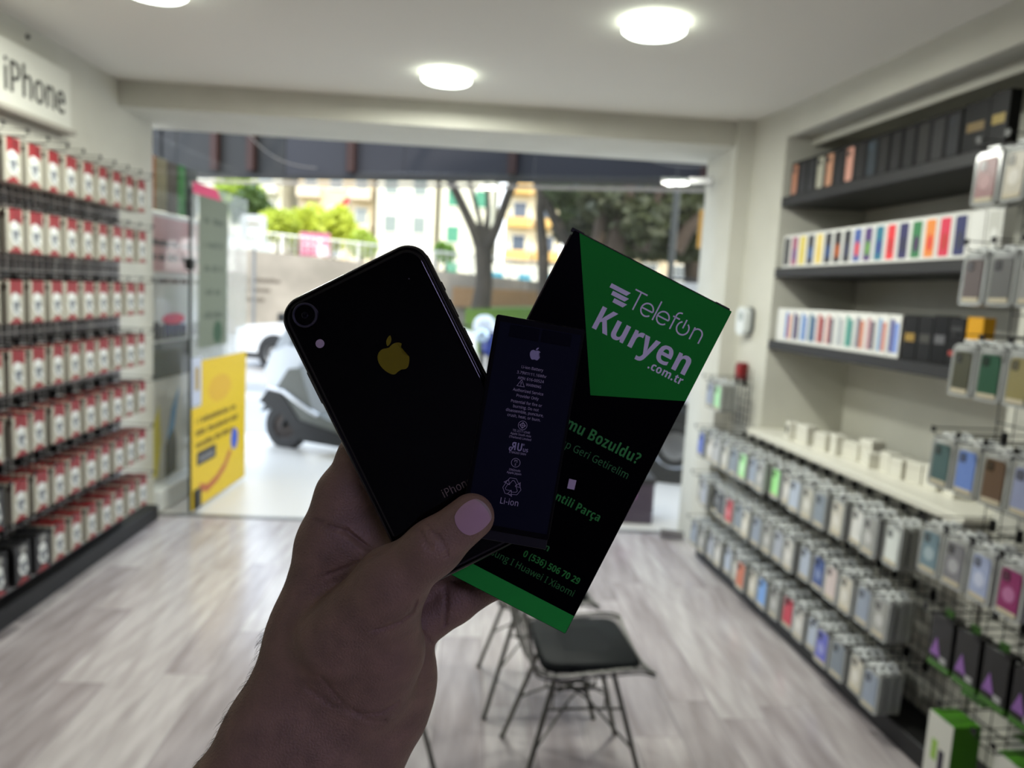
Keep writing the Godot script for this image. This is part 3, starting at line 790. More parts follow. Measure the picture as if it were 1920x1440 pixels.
func build_packs() -> void:
	var plain := pack_proto(Color.WHITE, 9)
	# low rack under the counter
	var rack := thing("wire_display_rack", "wire display rack under the counter, full of clear case packs", "rack", RIGHT * xf(Vector3(-0.33, 0.0, 0.012)))
	part("wire_grid", grid_mesh(2.15, 0.76, 0.05), mat(Color(0.16, 0.16, 0.16), 0.4, 0.6), rack, xf(Vector3(0, 0.09, 0)))
	var hm := mat(Color(0.10, 0.10, 0.10), 0.35, 0.6)
	var rows := [0.852, 0.562, 0.272]
	var pale := [Color(0.66, 0.68, 0.72), Color(0.74, 0.73, 0.68), Color(0.56, 0.60, 0.66), Color(0.78, 0.77, 0.74), Color(0.50, 0.54, 0.58), Color(0.62, 0.62, 0.60), Color(0.70, 0.74, 0.80), Color(0.80, 0.78, 0.72)]
	var pale_name := ["pale grey-blue", "cream", "blue-grey", "off-white", "slate grey", "warm grey", "icy blue", "ivory"]
	var special := {"0_0": ["bright blue", Color(0.22, 0.34, 0.72)], "0_5": ["mint green", Color(0.66, 0.90, 0.62)], "0_8": ["pastel green", Color(0.64, 0.92, 0.58)], "0_2": ["silver", Color(0.70, 0.70, 0.70)], "1_4": ["red", Color(0.74, 0.20, 0.24)], "1_2": ["black", Color(0.10, 0.11, 0.12)], "1_3": ["dark grey", Color(0.18, 0.19, 0.21)], "1_12": ["navy blue", Color(0.22, 0.32, 0.56)], "1_13": ["white and red", Color(0.82, 0.76, 0.74)], "2_6": ["orange", Color(0.80, 0.46, 0.34)], "2_8": ["sky blue", Color(0.46, 0.64, 0.88)], "2_10": ["crimson", Color(0.76, 0.20, 0.28)], "2_13": ["violet and blue", Color(0.40, 0.42, 0.76)], "0_14": ["white", Color(0.86, 0.86, 0.84)], "0_16": ["pearl white", Color(0.84, 0.86, 0.84)]}
	for r in 3:
		for c in 17:
			var px := -0.27 + c * 0.1185 + rng.randf_range(-0.004, 0.004)
			part("hook", hook_mesh(0.27), hm, rack, xf(Vector3(px + 0.33, rows[r] + 0.008, 0)))
			var nm: String = pale_name[(c * 3 + r * 5) % 8]
			var col: Color = pale[(c * 3 + r * 5) % 8]
			var key := "%d_%d" % [r, c]
			if special.has(key):
				nm = special[key][0]
				col = special[key][1]
			var front := pack_proto(col, (c + r) % 2)
			var zf := 0.205 + rng.randf_range(-0.02, 0.012)
			var where := "%s hook, %s row under the counter" % [ORD[c], ORD[r]]
			for k in 3:
				var x := RIGHT * Transform3D(Basis(Vector3.UP, rng.randf_range(-0.04, 0.04)) * Basis(Vector3.RIGHT, -0.03), Vector3(px, rows[r], zf - k * 0.036))
				if k == 0:
					add_pack(front, "case_pack", "clear pack with a %s phone case, %s" % [nm, where], x, "clear case packs under the counter")
				else:
					add_pack(plain, "case_pack", "clear case pack %s the front one, %s" % [["", "just behind", "deepest behind"][k], where], x, "clear case packs under the counter")
			front.free()
	# the small rack on the pillar at the far end
	var r2 := thing("wire_display_rack", "small wire rack on the pillar above the counter end", "rack", RIGHT * xf(Vector3(-0.30, 0.0, 0.05)))
	part("wire_grid", grid_mesh(0.25, 0.35, 0.05), mat(Color(0.16, 0.16, 0.16), 0.4, 0.6), r2, xf(Vector3(0, 0.92, 0)))
	var g0 := pack_proto(Color(0.56, 0.60, 0.68), 0)
	var g1 := pack_proto(Color(0.66, 0.88, 0.66), 0)
	for c in 2:
		part("hook", hook_mesh(0.22), hm, r2, xf(Vector3(0.06 + c * 0.12, 1.18, 0)))
		for k in 3:
			add_pack((g0 if c == 0 else g1) if k == 0 else plain, "case_pack", "clear pack %s on the pillar rack, %s hook" % [[("with a pale blue case in front" if c == 0 else "with a light green case in front"), "in the middle of the stack", "at the back of the stack"][k], ORD[c]], RIGHT * xf(Vector3(-0.24 + c * 0.12, 1.172, 0.20 - k * 0.036)), "clear case packs on the pillar")
	g0.free()
	g1.free()
	# tall rack nearest the camera
	var tall := thing("wire_display_rack", "tall wire rack at the right edge with hanging case packs", "rack", RIGHT * xf(Vector3(1.84, 0.0, 0.03)))
	part("wire_grid", grid_mesh(1.2, 2.25, 0.075, 0.0028), mat(Color(0.22, 0.22, 0.21), 0.4, 0.6), tall, xf(Vector3(0, 0.09, 0)))
	var trow := [2.175, 1.855, 1.555, 1.235, 0.925]
	var cols := [[["red-rimmed clear", Color(0.46, 0.20, 0.20)], ["ivory", Color(0.70, 0.67, 0.60)], ["grey", Color(0.5, 0.5, 0.5)], ["black", Color(0.1, 0.1, 0.1)]],
		[["black and coral", Color(0.30, 0.24, 0.22)], ["smoky clear", Color(0.36, 0.36, 0.35)], ["silver", Color(0.55, 0.55, 0.54)], ["white", Color(0.7, 0.7, 0.68)]],
		[["dark olive", Color(0.20, 0.20, 0.07)], ["emerald green", Color(0.08, 0.30, 0.20)], ["golden", Color(0.52, 0.48, 0.28)], ["sand", Color(0.5, 0.45, 0.35)]],
		[["teal", Color(0.22, 0.34, 0.34)], ["light blue", Color(0.38, 0.50, 0.76)], ["bronze", Color(0.36, 0.27, 0.20)], ["pale lilac", Color(0.55, 0.58, 0.70)]],
		[["misty blue", Color(0.40, 0.50, 0.54)], ["clear grey", Color(0.46, 0.46, 0.48)], ["clear lavender", Color(0.58, 0.62, 0.74)], ["magenta", Color(0.52, 0.10, 0.36)]]]
	for r in 5:
		for c in 4:
			var px := 1.935 + c * 0.119 - (0.045 if r >= 3 else 0.0)
			part("hook", hook_mesh(0.27), hm, tall, xf(Vector3(px - 1.84, trow[r] + 0.008, 0)))
			var front := pack_proto(cols[r][c][1], 1 if r in [0, 4] else 0)
			for k in 3:
				var x := RIGHT * Transform3D(Basis(Vector3.UP, rng.randf_range(-0.05, 0.05)) * Basis(Vector3.RIGHT, -0.03), Vector3(px, trow[r], 0.235 - k * 0.036))
				var where := "%s row, %s hook" % [ORD[r], ORD[c]]
				if k == 0:
					add_pack(front, "case_pack", "clear pack with %s phone case on tall rack, %s" % [cols[r][c][0], where], x, "clear case packs on the tall rack")
				else:
					add_pack(plain, "case_pack", "clear case pack %s on the tall rack, %s" % [["", "second in the stack", "third in the stack"][k], where], x, "clear case packs on the tall rack")
			front.free()
	plain.free()
	# black and green boxes with a violet triangle, then white and green boxes
	var green := mat(Color(0.22, 0.42, 0.10), 0.4)
	for c in 4:
		var t := thing("accessory_box", "black box with violet triangle and green strip, %s from left on tall rack" % ORD[c], "box", RIGHT * xf(Vector3(1.955 + c * 0.122, 0.44, 0.21)), "black and green accessory boxes")
		part("carton", box_mesh(Vector3(0.104, 0.19, 0.045), 0.002), mat(Color(0.025, 0.025, 0.028), 0.35), t, xf(Vector3(0, 0.095, 0)))
		flat_part("violet_triangle", PackedVector2Array([Vector2(-0.045, 0.045), Vector2(0.005, 0.045), Vector2(-0.018, 0.11)]), 0.0228, 0.0235, mat(Color(0.52, 0.34, 0.62), 0.4), t)
		flat_part("white_mark", rect(0.005, 0.030, 0.035, 0.050), 0.0228, 0.0235, mat(Color(0.62, 0.62, 0.62), 0.4), t)
		part("green_strip", box_mesh(Vector3(0.1046, 0.020, 0.0458)), green, t, xf(Vector3(0, 0.014, 0)))
		flat_part("hang_tab", rect(-0.02, 0.188, 0.02, 0.215), -0.002, 0.002, green, t)
		part("hook", hook_mesh(0.27), hm, tall, xf(Vector3(0.115 + c * 0.122, 0.645, 0)))
	for c in 3:
		var lab: String = ["white and green cable box hanging in front, lowest on the tall rack", "white and green cable box hanging second on the lowest row", "green cable box at the right edge of the lowest row"][c]
		var t := thing("cable_box", lab, "box", RIGHT * xf(Vector3([2.075, 2.23, 2.31][c], 0.10, [0.24, 0.07, 0.19][c])), "white and green cable boxes")
		part("carton", box_mesh(Vector3(0.115, 0.235, 0.10), 0.002), mat(Color(0.24, 0.47, 0.08), 0.4), t, xf(Vector3(0, 0.1175, 0)))
		flat_part("white_front", rect(-0.0575, 0.0, 0.0575, 0.235), 0.0502, 0.0508, mat(Color(0.78, 0.78, 0.74), 0.4), t)
		flat_part("picture", rect(0.005, 0.05, 0.03, 0.13), 0.0508, 0.0513, mat(Color(0.14, 0.12, 0.18), 0.4), t)
		flat_part("green_print", rect(-0.03, 0.08, -0.003, 0.15), 0.0508, 0.0513, mat(Color(0.55, 0.70, 0.30), 0.4), t)
		part("hook", hook_mesh(0.27), hm, tall, xf(Vector3([0.235, 0.39, 0.47][c], 0.36, 0)))
	var gb := thing("cable_box", "green box hanging behind the white and green cable boxes", "box", RIGHT * xf(Vector3(2.0, 0.35, 0.10)), "white and green cable boxes")
	part("carton", box_mesh(Vector3(0.10, 0.10, 0.05), 0.002), mat(Color(0.24, 0.52, 0.08), 0.4), gb, xf(Vector3(0, 0.05, 0)))
	flat_part("hang_tab", rect(-0.02, 0.098, 0.02, 0.12), -0.002, 0.002, mat(Color(0.24, 0.52, 0.08), 0.4), gb)

# ---------------------------------------------------------------- left wall: sign and rack
func left_box(dark: bool) -> Node3D:
	var o := Node3D.new()
	var w := 0.118
	var h := 0.182
	var d := 0.024
	var body := mat(Color(0.63, 0.615, 0.56) if not dark else Color(0.07, 0.07, 0.075), 0.45)
	var red := mat(Color(0.50, 0.07, 0.09), 0.45)
	if not meshes.has("lb_cap"):
		var b := MB.new()
		b.box(xf(Vector3(0.004, -0.030, 0.0006)), Vector3(w * 0.74, 0.060, d + 0.0008))
		b.box(xf(Vector3(0, 0.0004, -0.001)), Vector3(w - 0.004, 0.0012, d - 0.004))
		meshes["lb_cap"] = b.mesh()
		b = MB.new()
		b.prism(PackedVector2Array([Vector2(-0.050, -h + 0.001), Vector2(0.050, -h + 0.001), Vector2(0.004, -h + 0.030)]), d * 0.5, d * 0.5 + 0.0008, Transform3D.IDENTITY)
		meshes["lb_wedge"] = b.mesh()
		b = MB.new()
		b.prism(PackedVector2Array([Vector2(-0.032, -0.062), Vector2(-0.008, -0.048), Vector2(0.022, -0.058), Vector2(0.028, -0.092), Vector2(0.036, -0.130), Vector2(0.018, -0.152), Vector2(-0.020, -0.142), Vector2(-0.036, -0.110), Vector2(-0.024, -0.088)]), d * 0.5, d * 0.5 + 0.0012, Transform3D.IDENTITY)
		meshes["lb_pic"] = b.mesh()
		b = MB.new()
		b.prism(PackedVector2Array([Vector2(-0.026, -0.092), Vector2(0.018, -0.084), Vector2(0.030, -0.112), Vector2(0.006, -0.118), Vector2(0.028, -0.146), Vector2(-0.012, -0.130)]), d * 0.5 + 0.0012, d * 0.5 + 0.0018, Transform3D.IDENTITY)
		meshes["lb_pic2"] = b.mesh()
		b = MB.new()
		b.box(xf(Vector3(-w * 0.5 - 0.0003, -0.026, 0)), Vector3(0.0008, 0.022, d * 0.6))
		meshes["lb_side"] = b.mesh()
	part("carton", box_mesh(Vector3(w, h, d), 0.0012), body, o, xf(Vector3(0, -h * 0.5, 0)))
	if dark:
		part("top_print", meshes["lb_pic2"], mat(Color(0.5, 0.5, 0.48), 0.4), o, xf(Vector3(0, 0.075, -0.001)))
	else:
		part("red_top", meshes["lb_cap"], red, o)
		part("side_print", meshes["lb_side"], mat(Color(0.20, 0.03, 0.02), 0.5), o)
	part("picture", meshes["lb_pic"], mat(Color(0.80, 0.81, 0.80), 0.4), o)
	part("picture_shade", meshes["lb_pic2"], mat(Color(0.42, 0.44, 0.46), 0.4), o)
	part("red_wedge", meshes["lb_wedge"], red, o)
	return o

func build_left_rack() -> void:
	var sg := thing("wall_sign", "white wall sign with black lettering above the left rack", "sign", LEFT * xf(Vector3(-1.06, 2.35, 0.0)))
	boxpart("board", Vector3(2.0, 0.29, 0.05), Vector3(-1.0, 0.145, 0.028), mat(Color(0.84, 0.84, 0.80), 0.5), sg, 0.004)
	var tm := text_mesh("iPhone", 0.136, false, 0.004)
	tm.horizontal_alignment = HORIZONTAL_ALIGNMENT_RIGHT
	part("lettering", tm, mat(Color(0.05, 0.055, 0.05), 0.5), sg, Transform3D(letter_scale(0.136) * Basis.from_scale(Vector3(0.86, 1, 1)), Vector3(-0.055, 0.135, 0.0552)))
	boxpart("ledge_strip", Vector3(2.0, 0.025, 0.08), Vector3(-1.0, -0.014, 0.04), mat(Color(0.62, 0.60, 0.56), 0.6), sg, 0.003)
	var plug := thing("wall_plug", "small dark plug high on the left wall above the sign", "plug", LEFT * xf(Vector3(-1.34, 2.72, 0)))
	var pb := MB.new()
	pb.lathe([Vector2(0.0, 0.012), Vector2(0.008, 0.011), Vector2(0.011, 0.004), Vector2(0.011, 0.0)], Transform3D(Basis(Vector3.RIGHT, PI * 0.5), Vector3.ZERO), 14)
	bpart("cap", pb, mat(Color(0.16, 0.16, 0.14), 0.6), plug)
	var rack := thing("wire_wall_rack", "wire wall rack on the left with rows of red and white boxes", "rack", LEFT * xf(Vector3(-4.6, 0.0, 0.02)))
	boxpart("back_panel", Vector3(4.14, 2.14, 0.012), Vector3(2.07, 1.16, -0.010), mat(Color(0.42, 0.41, 0.40), 0.6), rack)
	part("wire_grid", grid_mesh(4.14, 2.10, 0.058, 0.004), mat(Color(0.86, 0.85, 0.84), 0.4, 0.0), rack, xf(Vector3(0, 0.12, 0.004)))
	var hm := mat(Color(0.07, 0.07, 0.07), 0.4, 0.5)
	var white := left_box(false)
	var dark := left_box(true)
	var rows := [2.175, 1.885, 1.585, 1.288, 1.005, 0.718, 0.43]
	for r in 7:
		for c in 11:
			var s := 0.62 + c * 0.152 + (0.02 if c > 8 else 0.0) + rng.randf_range(-0.006, 0.006)
			var is_dark := r >= 5 and c >= 8 - (1 if r == 6 else 0) + (0 if r == 6 else 1)
			part("hook", hook_mesh(0.25), hm, rack, xf(Vector3(4.6 - s, rows[r] + 0.004, 0)))
			var n := 3 if r < 4 else 4
			for k in n:
				var x := LEFT * Transform3D(Basis(Vector3.UP, rng.randf_range(-0.06, 0.06)) * Basis(Vector3.BACK, rng.randf_range(-0.02, 0.02)), Vector3(-s, rows[r], 0.20 - k * 0.032 + rng.randf_range(-0.003, 0.003)))
				var o: Node3D = (dark if is_dark else white).duplicate()
				o.name = numbered("accessory_box")
				add_child(o)
				o.transform = x
				var look := "dark grey and red box" if is_dark else "white box with red top"
				tag(o, "%s, %s of its stack, %s hook from door, %s row" % [look, ["front", "second", "third", "fourth"][k], ORD[c], ORD[r]], "box", "red and white boxes on the left rack")
	white.free()
	dark.free()

# ---------------------------------------------------------------- chairs
func seat_point(u: float, v: float) -> Vector3:
	# u across -1..1, v from the front edge 0 over the seat and up the back to 1
	var c := Curve2D.new()
	var pts := [Vector2(0.205, 0.435), Vector2(0.15, 0.448), Vector2(0.0, 0.436), Vector2(-0.12, 0.428), Vector2(-0.185, 0.45), Vector2(-0.225, 0.53), Vector2(-0.25, 0.64), Vector2(-0.285, 0.80)]
	var f := v * (pts.size() - 1)
	var i := clampi(int(f), 0, pts.size() - 2)
	var t := f - i
	var p0: Vector2 = pts[maxi(i - 1, 0)]
	var p1: Vector2 = pts[i]
	var p2: Vector2 = pts[i + 1]
	var p3: Vector2 = pts[mini(i + 2, pts.size() - 1)]
	var p := p1.cubic_interpolate(p2, p0, p3, t)
	var half := lerpf(0.215, 0.20, smoothstep(0.5, 1.0, v))
	var dish := 0.035 * u * u
	var seat := 1.0 - smoothstep(0.5, 0.75, v)
	return Vector3(p.x + dish * (1.0 - seat), p.y + dish * seat, u * half)

func build_chairs() -> void:
	var wire := mat(Color(0.46, 0.46, 0.44), 0.35, 0.6)
	var leg_m := mat(Color(0.38, 0.385, 0.35), 0.4, 0.5)
	var pad := mat(Color(0.10, 0.112, 0.118), 0.5, 0.0, 0.22)
	var proto := Node3D.new()
	var b := MB.new()
	for i in 15:
		var u := -1.0 + 2.0 * i / 14.0
		var l := []
		for k in 22:
			l.append(seat_point(u, k / 21.0))
		b.tube(l, 0.0018, 5)
	for i in 25:
		var l := []
		for k in 9:
			l.append(seat_point(-1.0 + 2.0 * k / 8.0, i / 24.0))
		b.tube(l, 0.0018, 5)
	bpart("wire_shell", b, wire, proto)
	b = MB.new()
	for e in [0.0, 0.012]:
		var l := []
		for k in 22:
			l.append(seat_point(-1, k / 21.0) + Vector3(0, -e, 0))
		for k in 9:
			l.append(seat_point(-1.0 + 2.0 * k / 8.0, 1.0) + Vector3(0, -e, 0))
		for k in 22:
			l.append(seat_point(1, 1.0 - k / 21.0) + Vector3(0, -e, 0))
		for k in 9:
			l.append(seat_point(1.0 - 2.0 * k / 8.0, 0.0) + Vector3(0, -e, 0))
		b.tube(l, 0.0042, 6)
	bpart("rim", b, wire, proto)
	b = MB.new()
	var outline := round_rect(0.33, 0.36, 0.05, 5)
	var layers := [[0.94, 0.450], [1.0, 0.460], [1.0, 0.472], [0.94, 0.482], [0.5, 0.486]]
	for k in layers.size() - 1:
		for j in outline.size():
			var p := outline[j]
			var q := outline[(j + 1) % outline.size()]
			var a0 := Vector3(p.x * layers[k][0], layers[k][1], p.y * layers[k][0])
			var a1 := Vector3(q.x * layers[k][0], layers[k][1], q.y * layers[k][0])
			var c0 := Vector3(p.x * layers[k + 1][0], layers[k + 1][1], p.y * layers[k + 1][0])
			var c1 := Vector3(q.x * layers[k + 1][0], layers[k + 1][1], q.y * layers[k + 1][0])
			var up: float = [0.0, 0.0, 1.2, 6.0][k]
			b.quad_n(a0, a1, c1, c0, (Vector3(p.x, 0, p.y).normalized() + Vector3.UP * up * 0.5).normalized(), (Vector3(q.x, 0, q.y).normalized() + Vector3.UP * up * 0.5).normalized(), (Vector3(q.x, 0, q.y).normalized() + Vector3.UP * up).normalized(), (Vector3(p.x, 0, p.y).normalized() + Vector3.UP * up).normalized())
	for j in outline.size():
		var p := outline[j] * 0.5
		var q := outline[(j + 1) % outline.size()] * 0.5
		b.tri(Vector3(0, 0.486, 0), Vector3(p.x, 0.486, p.y), Vector3(q.x, 0.486, q.y), Vector3.UP, Vector3.UP, Vector3.UP)
	bpart("cushion", b, pad, proto, xf(Vector3(0.012, 0, 0)))
	for sx in [-1.0, 1.0]:
		for sz in [-1.0, 1.0]:
			b = MB.new()
			b.tube([Vector3(sx * 0.095, 0.428, sz * 0.12), Vector3(sx * 0.215, 0.006, sz * 0.205)], 0.0085, 8)
			b.tube([Vector3(sx * 0.214, 0.012, sz * 0.2045), Vector3(sx * 0.217, 0.0, sz * 0.206)], 0.010, 8)
			bpart("leg", b, leg_m, proto)
			b = MB.new()
			b.tube([Vector3(sx * 0.165, 0.18, sz * 0.168), Vector3(sx * 0.03, 0.30, sz * 0.06), Vector3(-sx * 0.06, 0.33, -sz * 0.02)], 0.004, 6)
			b.tube([Vector3(sx * 0.128, 0.31, sz * 0.143), Vector3(-sx * 0.05, 0.26, sz * 0.05)], 0.004, 6)
			bpart("brace", b, leg_m, proto)
	b = MB.new()
	for sz in [-1.0, 1.0]:
		b.tube([Vector3(-0.09, 0.34, sz * 0.07), Vector3(0.09, 0.34, sz * 0.07)], 0.0035, 6)
		b.tube([Vector3(-0.09, 0.27, sz * 0.07), Vector3(0.09, 0.27, sz * 0.07)], 0.0035, 6)
		b.tube([Vector3(sz * 0.09, 0.27, -0.07), Vector3(sz * 0.09, 0.34, -0.07), Vector3(sz * 0.09, 0.34, 0.07), Vector3(sz * 0.09, 0.27, 0.07)], 0.0035, 6)
	bpart("base_frame", b, leg_m, proto)
	var spots := [[Vector3(0.275, 0, -2.475), 0.13, "black cushioned wire chair nearest the carton, facing right"], [Vector3(0.155, 0, -2.99), 0.10, "black cushioned wire chair standing behind the nearest one"], [Vector3(-0.44, 0, -2.52), PI + 0.25, "wire chair half hidden behind the wrist, facing left"]]
	for s in spots:
		var o: Node3D = proto.duplicate()
		o.name = numbered("wire_chair")
		add_child(o)
		o.transform = Transform3D(Basis(Vector3.UP, s[1]), s[0])
		tag(o, s[2], "chair", "wire chairs with black cushions")
	proto.free()

# ---------------------------------------------------------------- the street
func leaf_mat(c: Color) -> StandardMaterial3D:
	var key := ["leaf", c]
	if not mats.has(key):
		var m := StandardMaterial3D.new()
		m.albedo_color = c
		m.roughness = 0.6
		m.backlight_enabled = true
		m.backlight = c.lightened(0.1)
		mats[key] = m
	return mats[key]

func crown(b: MB, c: Vector3, r: Vector3, count: int, size: float) -> void:
	for i in count:
		var d := Vector3(rng.randfn(), rng.randfn(), rng.randfn()).normalized() * pow(rng.randf(), 0.45)
		var p := c + d * r
		var a := Vector3(rng.randfn(), rng.randfn(), rng.randfn()).normalized()
		var e := a.cross(Vector3(rng.randfn(), rng.randfn(), rng.randfn())).normalized()
		b.leaf(p, a * size * rng.randf_range(0.7, 1.3), e * size * 0.6)

func wheel(b: MB, c: Vector3, r: float, w: float) -> void:
	# axle along local z
	var x := Transform3D(Basis(Vector3.RIGHT, PI * 0.5), c)
	b.lathe([Vector2(r * 0.55, w * 0.5), Vector2(r * 0.9, w * 0.5), Vector2(r, w * 0.3), Vector2(r, -w * 0.3), Vector2(r * 0.9, -w * 0.5), Vector2(r * 0.55, -w * 0.5)], x, 24)

func rim(b: MB, c: Vector3, r: float, w: float) -> void:
	var x := Transform3D(Basis(Vector3.RIGHT, PI * 0.5), c)
	b.lathe([Vector2(0, w * 0.42), Vector2(r * 0.2, w * 0.42), Vector2(r * 0.5, w * 0.36), Vector2(r * 0.58, w * 0.5)], x, 20)
	b.lathe([Vector2(r * 0.58, -w * 0.5), Vector2(r * 0.5, -w * 0.36), Vector2(r * 0.2, -w * 0.42), Vector2(0, -w * 0.42)], x, 20)

func car(label: String, x: Transform3D, suv: bool) -> void:
	# nose towards -x, near side at +z
	var t := thing("parked_car", label, "car", x)
	var paint := mat(Color(0.78, 0.79, 0.80), 0.2, 0.0, 0.6)
	var black := mat(Color(0.02, 0.02, 0.022), 0.5)
	var glass := mat(Color(0.03, 0.035, 0.04), 0.08)
	var w := 0.92 if suv else 0.87
	var body := PackedVector2Array([Vector2(-2.2, 0.32), Vector2(-2.22, 0.62), Vector2(-2.05, 0.84), Vector2(-1.25, 0.93), Vector2(1.9, 0.97), Vector2(2.2, 0.9), Vector2(2.22, 0.42), Vector2(2.1, 0.3)])
	var cabin := PackedVector2Array([Vector2(-1.3, 0.9), Vector2(-0.55, 1.38), Vector2(0.1, 1.45), Vector2(0.95, 1.42), Vector2(1.75, 0.95)])
	if suv:
		body = PackedVector2Array([Vector2(-1.9, 0.4), Vector2(-1.95, 0.9), Vector2(-1.85, 1.12), Vector2(1.2, 1.14), Vector2(2.3, 1.02), Vector2(2.4, 0.6), Vector2(2.3, 0.4)])
		cabin = PackedVector2Array([Vector2(-1.88, 1.1), Vector2(-1.72, 1.72), Vector2(-1.5, 1.85), Vector2(0.35, 1.85), Vector2(1.2, 1.12)])
	var b := MB.new()
	b.prism(body, -w, w, Transform3D.IDENTITY)
	bpart("body", b, paint, t)
	b = MB.new()
	b.prism(cabin, -w * 0.84, w * 0.84, Transform3D.IDENTITY)
	bpart("cabin", b, paint, t)
	# side windows
	var win := [PackedVector2Array([Vector2(-1.0, 0.97), Vector2(-0.5, 1.32), Vector2(0.05, 1.36), Vector2(0.05, 0.99)]), PackedVector2Array([Vector2(0.12, 0.99), Vector2(0.12, 1.36), Vector2(0.85, 1.34), Vector2(1.4, 1.0)])]
	if suv:
		win = [PackedVector2Array([Vector2(-1.72, 1.18), Vector2(-1.6, 1.64), Vector2(-0.95, 1.68), Vector2(-0.95, 1.18)]), PackedVector2Array([Vector2(-0.85, 1.18), Vector2(-0.85, 1.68), Vector2(-0.05, 1.68), Vector2(-0.05, 1.18)]), PackedVector2Array([Vector2(0.05, 1.18), Vector2(0.05, 1.68), Vector2(0.35, 1.66), Vector2(0.95, 1.18)])]
	for p in win:
		flat_part("side_window", p, w * 0.84 - 0.005, w * 0.84 + 0.012, glass, t)
	flat_part("lower_trim", PackedVector2Array([Vector2(-2.1 if not suv else -1.85, 0.2), Vector2(2.1, 0.2), Vector2(2.1, 0.42), Vector2(-2.1 if not suv else -1.85, 0.42)]), -w * 0.96, w * 0.97, black, t)
	for sx in ([-1.35, 1.35] if not suv else [-1.3, 1.35]):
		for sz in [-1.0, 1.0]:
			var r := 0.33 if not suv else 0.37
			b = MB.new()
			wheel(b, Vector3(sx, r, sz * (w - 0.08)), r, 0.22)
			var o := bpart("tyre", b, black, t)
			b = MB.new()
			rim(b, Vector3(sx, r, sz * (w - 0.08)), r, 0.22)
			bpart("rim", b, mat(Color(0.5, 0.5, 0.5), 0.3, 0.8), o)
			flat_part("wheel_arch", ellipse(sx, r + 0.01, r + 0.035, r + 0.035, 20), sz * w - 0.01, sz * w + 0.006, black, t)
	b = MB.new()
	for sz in [-0.7, 0.7]:
		b.box(xf(Vector3(-2.16 if not suv else -1.93, 0.72 if not suv else 0.95, sz)), Vector3(0.12, 0.13, 0.3), 0.02)
	bpart("lamps", b, mat(Color(0.75, 0.77, 0.8) if not suv else Color(0.45, 0.05, 0.05), 0.15), t)
	boxpart("mirror", Vector3(0.1, 0.12, 0.18), Vector3(-0.85 if not suv else 0.85, 1.02 if not suv else 1.22, w + 0.06), paint, t, 0.02)
	b = MB.new()
	b.tube([Vector3(-0.6 if not suv else -1.5, 1.44 if not suv else 1.88, w * 0.7), Vector3(0.8 if not suv else 0.3, 1.46 if not suv else 1.89, w * 0.7)], 0.014, 6)
	bpart("roof_rail", b, black, t)

